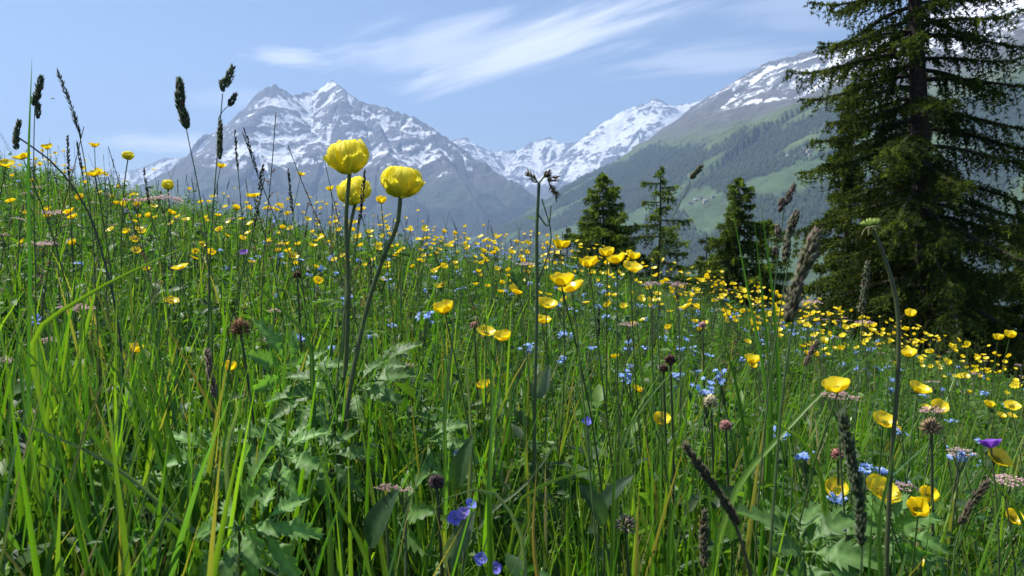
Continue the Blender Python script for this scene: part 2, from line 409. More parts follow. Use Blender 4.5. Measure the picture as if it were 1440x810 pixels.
for i, (px, py) in enumerate([(978, 284), (985, 281), (992, 286), (971, 288), (1002, 279)]): chalet(px, py, 5000, random.uniform(1., 1.5), random.uniform(0, 3), i, ll)

# ------------------------------------------------------------------ larches
def larch(pxb, D, ztop, prof, nl, lab, seed, lean=(0, 0), thick=.2, dens=1.0, tuft=.045, gap=.055, size=1.0, bright=1.5, group=None, bare=.0):
    rs = np.random.default_rng(seed); b = P(pxb, 405, D); bx, by = b[0], b[1]; bz = float(valley(bx, by)) - .2
    H = ztop - bz; lean = np.array([lean[0], lean[1], 0.])
    root = empty('larch_tree', (bx, by, bz), lab, 'tree', group)
    def axis(z): t = (z - bz) / H; return np.array([bx, by, z]) + lean * t + np.array([.05 * math.sin(t * 9), .05 * math.cos(t * 7), 0]) * size
    mt = MB(); zs = np.linspace(bz, ztop, 26); tr = thick * (1 - (zs - bz) / H) ** .8 + .012; tr[:2] *= 1.35
    tube(mt, np.array([axis(z) for z in zs]), tr, None, 9, c=(1, 1, 1)); 
    mt.build('trunk', M['bark'], root, col=False, loc=(bx, by, bz)).location = (0, 0, 0)
    ml = MB(); TP = []; TD = []; TB = []
    zlo = bz + H * .06
    for i in range(nl):
        f = (i + rs.random()) / nl; z = ztop - (ztop - zlo) * f ** 1.05
        Rz = prof(z) * rs.uniform(.62, 1.16); phi = i * 2.39996 + rs.normal(0, .35)
        if Rz < .05: continue
        out = np.array([math.cos(phi), math.sin(phi), 0]); side = np.array([-out[1], out[0], 0])
        topness = 1 - f; rise = .35 * topness ** 2 - .02; drp = .30 + .25 * f
        o0 = axis(z); pts = []
        wob = rs.normal(0, .06, 2)
        for t in np.linspace(0, 1, 7):
            pts.append(o0 + out * Rz * t + side * Rz * (wob[0] * math.sin(t * 3) + wob[1] * t) + np.array([0, 0, Rz * (rise * t - drp * t ** 1.6 + .16 * t ** 5)]))
        r0 = min(thick * .42, .012 * size + Rz * .016)
        p = tube(ml, pts, r0, .003, 5, 12)
        nt_ = max(6, int(Rz * 22 * dens / size))
        for j in range(nt_):
            t = .12 + .88 * (j + rs.random()) / nt_; q = p[min(11, int(t * 11))] * (1 - (t * 11) % 1) + p[min(11, int(t * 11) + 1)] * ((t * 11) % 1)
            sg = 1 if j % 2 else -1
            ln = (.10 * size + .30 * Rz * (1 - t) ** .7 * rs.uniform(.5, 1.1)) * rs.uniform(.7, 1.2); ln = min(ln, .75 * size)
            dr = unit(out * rs.uniform(.35, .9) + side * sg * rs.uniform(.4, 1.0) + np.array([0, 0, rs.uniform(-.65, .12)]))
            if rs.random() < .35: dr = unit(dr * .4 + np.array([0, 0, -1.]))
            k = max(3, int(ln / gap)); tt = np.linspace(0.08, 1, k)
            tw = q + dr * ln * tt[:, None] + np.array([0, 0, -1.]) * (ln * .35 * tt ** 2)[:, None]
            tube(ml, tw[::max(1, k // 3)] if k > 3 else tw, .0035 * size, .0018 * size, 3, cap=False)
            if rs.random() < bare: continue
            TP.append(tw + rs.normal(0, .008 * size, tw.shape)); TD.append(np.broadcast_to(unit(dr + [0, 0, -.3]), tw.shape)); 
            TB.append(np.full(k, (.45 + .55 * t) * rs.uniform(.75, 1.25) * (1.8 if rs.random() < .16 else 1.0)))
        kk = max(4, int(Rz * .7 / gap)); ti = np.linspace(4, 11, kk); i0 = np.minimum(ti.astype(int), 10); TP.append(p[i0] + (p[i0 + 1] - p[i0]) * (ti - i0)[:, None]); TD.append(np.broadcast_to(out, (kk, 3))); TB.append(np.full(kk, 1.1))
    ml.build('limbs', M['bark'], root, col=False, loc=(bx, by, bz)).location = (0, 0, 0)
    TP = np.concatenate(TP); TD = np.concatenate(TD); TB = np.concatenate(TB); n = len(TP); K = 7
    V = []; 
    dv = unit(TD[:, None] * rs.uniform(-.1, .9, (n, K, 1)) + unit(rs.normal(0, 1, (n, K, 3))) * 1.0)
    L_ = tuft * rs.uniform(.6, 1.25, (n, K, 1)); sd = unit(np.cross(dv, unit(rs.normal(0, 1, (n, K, 3))))) * tuft * .17
    c0 = TP[:, None]; V = np.stack([c0 - sd, c0 + sd, c0 + dv * L_ + sd * .4, c0 + dv * L_ - sd * .4], 2).reshape(-1, 3)
    F = np.arange(n * K * 4).reshape(-1, 4)
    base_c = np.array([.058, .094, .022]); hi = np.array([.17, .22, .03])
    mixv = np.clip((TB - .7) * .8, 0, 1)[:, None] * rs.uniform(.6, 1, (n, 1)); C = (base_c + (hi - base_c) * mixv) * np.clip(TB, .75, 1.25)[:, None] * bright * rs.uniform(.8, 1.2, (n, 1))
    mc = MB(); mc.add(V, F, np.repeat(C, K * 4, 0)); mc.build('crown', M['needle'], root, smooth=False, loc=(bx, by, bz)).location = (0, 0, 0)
    return root

def prof_big(z): return float(np.interp(z, [-6, -3, -1, 1.2, 3.2, 4.6, 6.2, 7.6, 8.8], [2.2, 2.9, 2.85, 2.65, 2.3, 1.85, 1.25, .7, .05]))
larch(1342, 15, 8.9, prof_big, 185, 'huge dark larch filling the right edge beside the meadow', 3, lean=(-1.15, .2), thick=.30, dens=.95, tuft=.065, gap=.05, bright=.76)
def cone(top, k, mx):
    def f(z): d = max(0, top - z); return min(mx, k * d ** .8 * (.86 + .2 * math.sin(z * 4.1)))
    return f
GT = 'young larches below the meadow crest'
larch(846, 27, P(843, 243, 27)[2], cone(P(843, 243, 27)[2], .86, 2.4), 160, 'dense bushy young larch, leftmost of the trees below the meadow', 12, thick=.13, tuft=.095, gap=.05, dens=1.2, bright=1.5, group=GT)
larch(926, 26, P(922, 234, 26)[2], cone(P(922, 234, 26)[2], .8, 2.2), 85, 'open airy larch with visible trunk and wide drooping branches', 23, thick=.12, tuft=.085, gap=.055, dens=.9, bright=1.5, group=GT, bare=.12)
larch(1036, 28, P(1036, 250, 28)[2], cone(P(1036, 250, 28)[2], .80, 2.3), 165, 'slender pointed dark larch midway between open larch and huge larch', 31, thick=.13, tuft=.095, gap=.05, dens=1.3, bright=1.3, group=GT)
larch(1078, 30, P(1078, 308, 30)[2], cone(P(1078, 308, 30)[2], .7, 1.9), 80, 'short bright green larch at the right foot of the slender one', 37, thick=.12, tuft=.095, gap=.05, dens=1.2, bright=1.4, group=GT)
larch(992, 33, P(990, 330, 33)[2], cone(P(990, 330, 33)[2], .7, 2.0), 60, 'small low larch in the gap left of the slender larch', 41, thick=.12, tuft=.10, gap=.06, dens=1.2, bright=.75, group=GT)
larch(796, 36, P(786, 318, 36)[2], cone(P(786, 318, 36)[2], .6, 1.5), 45, 'tiny larch top peeping up left of the bushy larch', 43, thick=.1, tuft=.10, gap=.06, dens=1.2, bright=.7, group=GT)
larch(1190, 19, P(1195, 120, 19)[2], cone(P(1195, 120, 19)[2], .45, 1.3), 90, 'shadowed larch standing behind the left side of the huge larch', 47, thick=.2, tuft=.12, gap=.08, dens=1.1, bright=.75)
larch(1470, 20, P(1470, 215, 20)[2], cone(P(1470, 215, 20)[2], .8, 2.6), 100, 'added larch with darkened needles behind the huge larch at the right frame edge', 53, thick=.25, tuft=.13, gap=.085, dens=1.1, bright=.5)  # added to make a dark mass; shade is put into the needle colour
larch(1270, 22, P(1270, 200, 22)[2], cone(P(1270, 200, 22)[2], .8, 3.2), 110, 'added low spreading larch with shade darkened needles behind the huge trunk', 59, thick=.22, tuft=.095, gap=.05, dens=1.2, bright=.45)  # put in to fill the dark under the canopy, needle colour carries the shade

# ------------------------------------------------------------------ meadow grass (nobody could count it)
def ingrow(n, r0, r1, amax):
    a = RNG.uniform(-amax, amax, n); r = np.sqrt(RNG.uniform(r0 * r0, r1 * r1, n)); return r * np.sin(a), r * np.cos(a)

GREENS = np.array([[.056, .135, .016], [.082, .175, .018], [.034, .092, .018], [.125, .21, .025], [.055, .12, .035], [.10, .165, .025]])
def blades(mb, x, y, h, w, K=4, th0=(.02, .25), th1=(.2, 1.2), fold=True, bright=1.0, dry=.035):
    n = len(x); z = gz(x, y); base = np.stack([x, y, z - .01], -1)
    phi = RNG.uniform(0, 2 * PI, n); ph2 = phi + PI / 2 + RNG.normal(0, .5, n)
    t0 = RNG.uniform(*th0, n); t1 = t0 + RNG.uniform(*th1, n) * RNG.random(n) ** .8
    ts = (np.arange(K) + .5) / K; th = t0[:, None] + (t1 - t0)[:, None] * ts[None] ** 1.6
    seg = (h / K)[:, None]
    hor = np.cumsum(np.sin(th) * seg, 1); ver = np.cumsum(np.cos(th) * seg, 1)
    hor = np.concatenate([np.zeros((n, 1)), hor], 1); ver = np.concatenate([np.zeros((n, 1)), ver], 1)
    c = np.stack([np.cos(phi), np.sin(phi)], -1)
    p = np.concatenate([base[:, None, :2] + c[:, None] * hor[..., None], base[:, None, 2:] + ver[..., None]], -1)
    tt = np.linspace(0, 1, K + 1); wp = np.minimum(1, .55 + 1.6 * tt) * (1 - tt ** 2.4) + .02
    sd = np.stack([np.cos(ph2), np.sin(ph2), np.zeros(n)], -1)[:, None] * (w[:, None] * wp[None] * .5)[..., None]
    ci = RNG.integers(0, len(GREENS), n); C = GREENS[ci] * RNG.uniform(.85, 1.4, (n, 1)) * bright
    d = RNG.random(n) < dry; C[d] = np.array([.22, .19, .09]) * RNG.uniform(.7, 1.2, (d.sum(), 1))
    if fold:
        nrm = np.stack([-np.sin(ph2), np.cos(ph2), np.zeros(n)], -1)[:, None] * (w[:, None] * wp[None] * .18)[..., None]
        V = np.stack([p - sd, p + nrm, p + sd], 2); W = 3
    else: V = np.stack([p - sd, p + sd], 2); W = 2
    i = np.arange(n)[:, None, None] * (W * (K + 1)) + np.arange(K)[None, :, None] * W + np.arange(W - 1)[None, None]
    F = np.stack([i, i + 1, i + W + 1, i + W], -1).reshape(-1, 4)
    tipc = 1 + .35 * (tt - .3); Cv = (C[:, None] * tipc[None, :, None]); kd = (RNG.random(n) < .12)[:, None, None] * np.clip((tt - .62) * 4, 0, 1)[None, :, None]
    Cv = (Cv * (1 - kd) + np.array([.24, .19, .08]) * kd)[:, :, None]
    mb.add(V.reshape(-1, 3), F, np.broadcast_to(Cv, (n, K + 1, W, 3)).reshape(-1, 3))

mb = MB()
def hmap(x, y):  # taller and shorter drifts
    return 1 + .25 * fbm(x * 1.1 + 3, y * 1.1, 3, 91)
def clearing(x, y):
    px = 720 + x / np.maximum(y, .1) * FX
    return ~(((np.abs(px - 350) < 95) & (y < .68)) | ((np.abs(px - 1135) < 55) & (y < .62)) | ((np.abs(px - 465) < 70) & (y > .62) & (y < .80)) | ((np.abs(px - 620) < 40) & (y < .66)))
def lay(n, r0, r1, amax, hl, wl, K, fold, **kw):
    x, y = ingrow(n, r0, r1, amax); k_ = clearing(x, y) | (RNG.random(n) < .12); x, y = x[k_], y[k_]; n = len(x); h = RNG.uniform(*hl, n) * hmap(x, y); w = RNG.uniform(*wl, n)
    blades(mb, x, y, h, w, K, fold=fold, **kw)
lay(17000, .42, 1.5, .85, (.10, .29), (.002, .0055), 5, True, th1=(.2, 2.0))
lay(2600, .5, 1.7, .85, (.24, .38), (.004, .008), 6, True, th1=(.1, .8))
lay(36000, 1.4, 3.0, .82, (.08, .26), (.0018, .005), 4, False, th1=(.2, 2.3))
lay(2200, 1.5, 3.2, .82, (.24, .38), (.003, .006), 5, True, th1=(.1, .9))
lay(60000, 2.9, 5.6, .80, (.08, .27), (.002, .0055), 3, False, th1=(.2, 2.3))
lay(16000, 5.4, 8.0, .80, (.12, .32), (.004, .008), 3, False)
lay(1800, .5, 2.6, .85, (.07, .22), (.0015, .0035), 4, False, th0=(.3, 1.1), th1=(.2, 1.2), dry=1.)
lay(9000, .45, 5.0, 1.35, (.15, .34), (.004, .008), 4, False)
a_ = RNG.uniform(-.66, -.2, 420); r_ = RNG.uniform(.52, 1.05, 420); xx, yy = r_ * np.sin(a_), r_ * np.cos(a_); kk = clearing(xx, yy); xx, yy = xx[kk], yy[kk]
blades(mb, xx, yy, RNG.uniform(.26, .40, len(xx)), RNG.uniform(.005, .0085, len(xx)), 6, th0=(.03, .32), th1=(.05, .55), fold=True, dry=.01)
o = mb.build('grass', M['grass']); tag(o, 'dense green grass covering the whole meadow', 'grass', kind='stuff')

# low leafy herbs between the blades
def leaflets(mb, c, dirv, nrm, L_, W_, C):
    """small folded pointed leaves: c base, dirv along, nrm up"""
    n = len(c); s = unit(np.cross(dirv, nrm)); up = np.cross(s, dirv)
    L_ = L_[:, None]; W_ = W_[:, None]
    pts = [c, c + dirv * L_ * .3 + s * W_ * .45 + up * W_ * .2, c + dirv * L_ * .3, c + dirv * L_ * .3 - s * W_ * .45 + up * W_ * .2,
           c + dirv * L_ * .68 + s * W_ * .38 + up * (W_ * .1 - L_ * .05), c + dirv * L_ * .68 - up * L_ * .06, c + dirv * L_ * .68 - s * W_ * .38 + up * (W_ * .1 - L_ * .05), c + dirv * L_ - up * L_ * .18]
    V = np.stack(pts, 1).reshape(-1, 3); b = np.arange(n)[:, None, None] * 8
    Q = (b + np.array([(1, 4, 5, 2), (2, 5, 6, 3)])[None]).reshape(-1, 4); T = (b + np.array([(0, 1, 2), (0, 2, 3), (4, 7, 5), (5, 7, 6)])[None]).reshape(-1, 3)
    Cv = np.repeat(C, 8, 0); mb.add(V, Q, Cv); mb.V.append(np.zeros((0, 3))); mb.C.append(np.zeros((0, 3))); mb.M.append(np.zeros(len(T), int)); mb.F.append(T + mb.n - len(V))
mb = MB()
def herbs(nplants, r0, r1, amax, hl, nl, ls):
    x, y = ingrow(nplants, r0, r1, amax); k_ = clearing(x, y); x, y = x[k_], y[k_]; nplants = len(x); h = RNG.uniform(*hl, nplants) * hmap(x, y); z = gz(x, y)
    k = nl; t = RNG.random((nplants, k)) ** .7; ph = RNG.uniform(0, 2 * PI, (nplants, k)); lean = RNG.normal(0, .18, (nplants, 2))
    cx = x[:, None] + lean[:, :1] * h[:, None] * t; cy = y[:, None] + lean[:, 1:] * h[:, None] * t; cz = z[:, None] + h[:, None] * t
    c = np.stack([cx, cy, cz], -1).reshape(-1, 3); ph = ph.ravel(); el = RNG.uniform(-.5, .9, len(ph))
    d = np.stack([np.cos(ph) * np.cos(el), np.sin(ph) * np.cos(el), np.sin(el)], -1)
    nrm = unit(np.array([0, 0, 1.]) + RNG.normal(0, .45, d.shape)); L_ = np.repeat(RNG.uniform(*ls, nplants), k) * RNG.uniform(.6, 1.3, len(ph)); W_ = L_ * np.repeat(RNG.uniform(.22, .6, nplants), k)
    pal = np.array([[.065, .14, .02], [.05, .12, .03], [.10, .18, .03], [.055, .10, .035]]); C = np.repeat(pal[RNG.integers(0, 4, nplants)], k, 0) * RNG.uniform(.7, 1.25, (len(ph), 1))
    leaflets(mb, c, d, nrm, L_, W_, C)
herbs(2600, .5, 1.6, .85, (.06, .27), 18, (.010, .034)); herbs(160, .7, 1.8, .85, (.12, .26), 22, (.02, .04))
herbs(8500, 1.4, 3.0, .82, (.08, .28), 14, (.010, .030))
herbs(16000, 2.8, 5.6, .80, (.08, .28), 10, (.012, .030))
o = mb.build('herb_leaves', M['leaf']); tag(o, 'tangle of small broad herb leaves low in the grass', 'herbs', kind='stuff')

# ------------------------------------------------------------------ flower geometry
def petal_mesh(mb, B, o, L_, W_, e0, e1, az, c, nu=5, nv=6, cup=.25, tipw=.5, m=0, wav=0., rs=random):
    u = np.linspace(-1, 1, nu); v = np.linspace(0, 1, nv); e = e0 + (e1 - e0) * v
    dr = np.concatenate([[0], np.cumsum(np.cos(e[:-1]) / (nv - 1))]) * L_ + L_ * .06; dz = np.concatenate([[0], np.cumsum(np.sin(e[:-1]) / (nv - 1))]) * L_
    w = W_ * np.sin(PI * np.clip(.10 + (.5 + tipw * .30) * v ** .85, 0, 1)) ** .9; w[-1] *= .72
    uu, ww = np.meshgrid(u, w); RR = dr[:, None] - (uu ** 2) * ww * .28 * v[:, None]; SS = uu * ww; ZZ = dz[:, None] + cup * uu ** 2 * ww
    if wav: ZZ = ZZ + wav * np.sin(uu * 7 + rs.random() * 6) * v[:, None]
    ca, sa = math.cos(az), math.sin(az); lx = RR * ca - SS * sa; ly = RR * sa + SS * ca
    V = np.asarray(o) + lx[..., None] * B[0] + ly[..., None] * B[1] + ZZ[..., None] * B[2]
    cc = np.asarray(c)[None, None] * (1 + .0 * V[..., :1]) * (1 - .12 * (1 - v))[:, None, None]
    grid(mb, V, cc, m)

YEL = (.93, .77, .02)
def buttercup_head(mb, o, axis, s=1., openness=.5, lo=False, m=0, mc=0, rs=random):
    B = basis(axis, rs.random() * 6); e0 = .9 - openness * .75; e1 = 1.5 - openness * 1.15
    for k in range(5):
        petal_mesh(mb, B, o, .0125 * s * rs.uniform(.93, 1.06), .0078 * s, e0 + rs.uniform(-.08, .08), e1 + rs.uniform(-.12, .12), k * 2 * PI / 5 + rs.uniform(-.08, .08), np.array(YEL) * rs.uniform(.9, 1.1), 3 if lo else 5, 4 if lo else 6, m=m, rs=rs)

def buttercup_centre(mb, o, axis, s=1., m=0, rs=random, n=22):
    B = basis(axis); pts = []
    for k in range(n):
        a = k * 2.4; r = .0030 * s * math.sqrt(k / n); q = np.asarray(o) + (B[0] * math.cos(a) + B[1] * math.sin(a)) * r
        tip = q + B[2] * s * (.0042 - .5 * r) + (B[0] * math.cos(a) + B[1] * math.sin(a)) * r * .7
        tube(mb, [q, tip], .00025 * s, .00055 * s, 4, c=(.55, .42, .02) if k > 7 else (.3, .4, .03), m=m)

def head_stem(top, base, bend=.03, rs=random):
    top = np.asarray(top); base = np.asarray(base); L_ = np.linalg.norm(top - base)
    w = np.array([rs.uniform(-1, 1), rs.uniform(-1, 1), 0]) * bend * L_ * 3
    return spline([base, base * .6 + top * .4 + w, base * .2 + top * .8 + w * .6, top], 9)

def root_of(x, y, spread=.05, rs=random):
    bx, by = x + rs.uniform(-spread, spread), y + rs.uniform(-spread, spread); return np.array([bx, by, float(gz(bx, by)) - .005])

SG = np.array([.07, .12, .025])
def buttercup(top, label, group=None, s=1., openness=.5, detail=True, axis=None, rs=random):
    top = np.asarray(top, float); base = root_of(top[0], top[1], .06, rs)
    ax = unit(np.array([rs.uniform(-.6, .6), rs.uniform(-.8, .3), 1.]) if axis is None else axis)
    if detail:
        e = empty('buttercup', base, label, 'buttercup', group); loc = base
        m1 = MB(); p = head_stem(top - ax * .001, base, .03, rs); tube(m1, p, .0011, .0007, 5, c=SG * rs.uniform(.8, 1.2))
        m1.build('stem', M['stem'], e, loc=base).location = (0, 0, 0)
        B = basis(ax, rs.random() * 6); e0 = .9 - openness * .75; e1 = 1.5 - openness * 1.15
        for k in range(5):
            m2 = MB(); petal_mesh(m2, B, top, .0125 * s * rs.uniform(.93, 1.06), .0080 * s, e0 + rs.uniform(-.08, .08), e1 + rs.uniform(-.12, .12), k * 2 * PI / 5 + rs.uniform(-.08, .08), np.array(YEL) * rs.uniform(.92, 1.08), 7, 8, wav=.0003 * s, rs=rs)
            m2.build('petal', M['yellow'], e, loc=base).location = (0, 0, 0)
        m3 = MB(); buttercup_centre(m3, top, ax, s, rs=rs, n=34); m3.build('stamens', M['blossom'], e, loc=base).location = (0, 0, 0)
        return e
    m = MB(); p = head_stem(top, base, .03, rs); tube(m, p[::2], .0011, .0007, 3, c=SG * rs.uniform(.8, 1.2), m=0, cap=False)
    buttercup_head(m, top, ax, s, openness, True, m=1, rs=rs)
    for k in range(5):
        a = k * 1.26; B = basis(ax); tube(m, [top, top + ax * .004 * s + (B[0] * math.cos(a) + B[1] * math.sin(a)) * .002 * s], .0006, .0011 * s, 3, c=(.5, .42, .02), m=2)
    o = m.build('buttercup', [M['stem'], M['yellow'], M['blossom']], loc=base); return tag(o, label, 'buttercup', group)

# prominent buttercups: px, py, depth, openness, label
BC = [
 (626, 441, .72, .35, 'single cup shaped buttercup side-on right of the globeflower stems'),
 (565, 0, 0, 0, None),
 (254, 379, 1.05, .8, 'upper of two lone buttercups among the grass on the left'),
 (240, 426, 1.15, .8, 'lower of two lone buttercups among the grass on the left'),
 (188, 496, .95, .35, 'ragged buttercup half closed deep in the left grass'),
 (322, 521, 1.0, .3, 'torn buttercup below the brown seed head on the left'),
 (788, 350, .85, .35, 'lone buttercup standing above the crest left of the larches'),
 (829, 376, .80, .3, 'large cup buttercup just left of the bright pair at the crest'),
 (868, 371, .82, .45, 'large open buttercup in the brightest cluster below the larches'),
 (854, 361, .95, .3, 'small buttercup on the left of the brightest crest cluster'),
 (888, 365, 1.0, .4, 'small buttercup on the right of the brightest crest cluster'),
 (887, 381, .85, .6, 'wide buttercup lying flat below the brightest crest cluster'),
 (790, 403, .62, .4, 'big soft focus buttercup, upper of the nearest pair at centre'),
 (805, 411, .64, .7, 'big soft focus buttercup, right of the nearest pair at centre'),
 (731, 413, .85, .4, 'round buttercup left of the tall thin weed stem'),
 (768, 433, .85, .6, 'buttercup touching the tall stem just right of it'),
 (762, 455, .95, .5, 'buttercup below the one touching the tall stem'),
 (708, 479, .85, .4, 'cup shaped buttercup above the blue forget-me-nots at centre'),
 (683, 471, .95, .7, 'flat buttercup beside the cup shaped one at centre'),
 (1240, 695, .62, .75, 'large open buttercup, lower of the pair at bottom right'),
 (1234, 688, .68, .75, 'large open buttercup, upper of the pair at bottom right'),
 (1291, 722, .62, .15, 'narrow half closed buttercup right of the big open pair'),
 (1303, 702, .75, .25, 'small tilted buttercup above the half closed one'),
 (1176, 690, .80, .7, 'buttercup behind the dark blurred seed head at bottom right'),
 (1400, 649, .72, .6, 'buttercup just below the purple flower at far right'),
 (1421, 732, .85, .4, 'orange tinted buttercup low at the right frame edge'),
 (1289, 790, .75, .5, 'buttercup at the bottom frame edge on the right'),
 (1178, 551, .60, .5, 'large buttercup with pinkish umbel behind near the seedhead stem'),
 (1290, 552, .80, .6, 'buttercup right of the tall globeflower seed stalk'),
 (1242, 597, .75, .6, 'broad buttercup just left of the seed stalk'),
 (1319, 577, .95, .5, 'small buttercup over the dried brown seed cluster'),
 (1278, 502, 1.0, .5, 'buttercup standing before the dark tree base'),
 (1420, 475, 1.3, .3, 'rightmost buttercup silhouetted against the dark larch shade'),
 (1403, 478, 1.5, .3, 'small buttercup beside the rightmost one against the shade'),
 (1279, 445, 1.3, .3, 'highest buttercup right of the seed stalk against dark shade'),
 (1057, 511, .95, .4, 'yellow buttercup above the forget-me-nots right of centre'),
 (929, 594, .95, .5, 'lone buttercup below the two brown knapweed heads'),
 (681, 546, 1.1, .5, 'tiny round buttercup low beside a pale blade at centre'),
 (134, 248, 1.0, .7, 'biggest wide buttercup on the left skyline'),
 (33, 224, 1.05, .7, 'buttercup on the skyline beside the tall left blade'),
 (8, 234, 1.1, .7, 'buttercup at the left frame edge on the skyline'),
 (67, 210, 1.5, .5, 'small buttercup lifted above the left skyline'),
 (133, 207, 1.6, .5, 'small dark stemmed buttercup below the sloping grass stalk'),
 (310, 236, 1.6, .5, 'small buttercup against the snow at the mountain foot'),
 (507, 297, 1.5, .6, 'small buttercup just right of the lowest globeflower'),
 (423, 247, 1.9, .6, 'tiny buttercup against the rock face left of the globeflowers'),
 (465, 268, 1.8, .4, 'tiny buttercup touching the lowest globeflower on its left'),
 (536, 286, 1.3, .2, 'round yellow bud between the two globeflower stems'),
 (357, 278, 1.25, .7, 'double looking buttercup low before the mountain'),
]
for i, q in enumerate(BC):
    if q[4] is None: continue
    rs = random.Random(100 + i); s = 1.0
    if q[2] < .7: s = 1.0
    ax = np.array([rs.uniform(-.3, .3), rs.uniform(-.45, .0) - (.45 if q[1] > 560 else 0), 1.])
    buttercup(P(q[0], q[1], q[2]), q[4], 'prominent buttercups', s, q[3], True, ax, rs)

# the drifts of buttercups: accepted by how thick they stand in each stretch of the meadow
def flower_field(n, r0, r1, dens, rs, hl=(.27, .40)):
    out = []
    while len(out) < n:
        a = rs.uniform(-.66, .66); r = math.sqrt(rs.uniform(r0 * r0, r1 * r1)); x, y = r * math.sin(a), r * math.cos(a)
        if rs.random() < dens(x, y): out.append(np.array([x, y, float(gz(x, y)) + rs.uniform(*hl)]))
    return out
def patch(x, y, s, seed): return float(np.clip(.5 + 1.3 * fbm(np.array([x * s]), np.array([y * s]), 3, seed)[0], 0, 1))
def d_yel(x, y):
    u = x / y; r = math.hypot(x, y); d = patch(x, y, 1.1, 201) ** 1.3
    z = np.interp(u, [-.65, -.3, -.1, .1, .35, .65], [.35, .25, .6, 1, .85, .5])
    return d * z * min(1, max(0.0, (r - 1.15) / .9) + .06) * float(np.interp(r, [2.0, 4.4], [1, .20]))
rs = random.Random(5)
pts = flower_field(960, 1.1, 5.2, d_yel, rs); pts.sort(key=lambda p: math.hypot(p[0], p[1]))
ZL = {'l': ('buttercup in the scattered drift along the left crest', 'buttercups of the left crest'),
      'm': ('buttercup in the thick drift at the middle of the meadow', 'buttercups of the middle drift'),
      'r': ('buttercup in the bright drift before the dark larches on the right', 'buttercups of the right drift')}
for i, p in enumerate(pts[:250]):
    u = p[0] / p[1]; z = 'l' if u < -.18 else 'm' if u < .22 else 'r'
    buttercup(p, 'small yellow ' + ZL[z][0], ZL[z][1], rs.uniform(.66, .95), rs.choice([0, .3, .5, .6, .7, .85]), i < 60, None, rs)
m = MB()
for p in pts[250:]:
    ax = unit([rs.uniform(-.6, .6), rs.uniform(-.8, .3), 1.]); base = root_of(p[0], p[1], .05, rs)
    tube(m, [base, p], .0011, .0008, 3, c=SG, m=0, cap=False); buttercup_head(m, p, ax, rs.uniform(.62, .95), rs.choice([0, .3, .5, .7, .85]), True, m=1, rs=rs)
o = m.build('buttercup_drift', [M['stem'], M['yellow']]); tag(o, 'countless tiny yellow buttercups far back along the meadow crest', 'buttercups', kind='stuff')

# ------------------------------------------------------------------ globeflowers
GY = np.array([.96, .88, .08])
def sepal(o, B, R, az, th0, th1, half, off, flat, rs, nu=23, nv=20, flare=0.):
    u = np.linspace(-1, 1, nu); v = np.linspace(0, 1, nv); U, Vv = np.meshgrid(u, v)
    th = th0 + (th1 - th0) * Vv - .10 * (U ** 2) * Vv; sh = np.sin(PI * (.12 + .70 * Vv)) ** .75
    a = az + U * half * sh / np.maximum(np.sin(np.clip(th, .35, 2.6)), .42) * .85
    fr = fbm(U * 2.2 + rs.random() * 50, Vv * 2.2 + rs.random() * 9, 3, 8)
    ed = np.abs(U) ** 3 + np.clip(Vv - .75, 0, 1) ** 1.5 * 4
    r = R * (1 + off + .16 * fr * (.35 + ed) + .010 * np.sin(U * 13 + 3 * fr) * Vv + .0022 * np.sin(U * 37 + 6 * fr) + flare * ed * .5 + .035 * (1 - U ** 2))
    x = r * np.sin(th) * np.cos(a); y = r * np.sin(th) * np.sin(a); z = -r * np.cos(th) * flat
    V = np.asarray(o) + x[..., None] * B[0] + y[..., None] * B[1] + z[..., None] * B[2]
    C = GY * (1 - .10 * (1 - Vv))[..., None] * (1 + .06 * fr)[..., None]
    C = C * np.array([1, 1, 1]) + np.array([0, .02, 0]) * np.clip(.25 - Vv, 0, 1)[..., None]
    return V, C
def globeflower(centre, axis, R, flat, stem, label, seed, smallleaf=(), r0=.0025):
    rs = random.Random(seed); B = basis(axis, rs.random()); o = np.asarray(centre, float)
    stem = list(stem); last = np.array(stem[-1]); base = np.array([last[0], last[1], float(gz(last[0], last[1])) - .01]); stem.append(base)
    stem[0] = o - B[2] * R * flat * .72
    e = empty('globeflower', base, label, 'globeflower', 'open globeflowers')
    for layer, (k, th0, th1, half, off, flare) in enumerate([(5, .14, 2.5, .66, .02, .10), (5, .2, 2.85, .66, -.08, .05), (4, .5, 3.0, .62, -.18, 0), (3, .10, 1.7, .58, .07, .22)]):
        for j in range(k):
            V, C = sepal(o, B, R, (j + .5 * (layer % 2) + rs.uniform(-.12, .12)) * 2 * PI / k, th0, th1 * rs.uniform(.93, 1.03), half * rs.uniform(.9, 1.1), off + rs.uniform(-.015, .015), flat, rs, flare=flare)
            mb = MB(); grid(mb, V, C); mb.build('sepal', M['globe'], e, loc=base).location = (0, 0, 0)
    ms = MB(); p = spline(stem[::-1], 34); tube(ms, p, np.linspace(r0 * 1.25, r0 * .85, 34), None, 10, c=np.array([.085, .115, .035])); 
    tube(ms, [p[-1] - B[2] * .002, p[-1] + B[2] * .004], r0 * .9, r0 * 1.7, 10, c=(.06, .08, .03))
    ms.build('stem', M['stem'], e, loc=base).location = (0, 0, 0)
    mc = MB()
    for k in range(40):
        a = k * 2.4; r = .3 * R * math.sqrt(k / 40); q = o - B[2] * R * .5 * flat + (B[0] * math.cos(a) + B[1] * math.sin(a)) * r
        tube(mc, [q, q + B[2] * R * .45], .0004, .0007, 4, c=(.6, .38, .02))
    mc.build('stamens', M['blossom'], e, loc=base).location = (0, 0, 0)
    return e, base

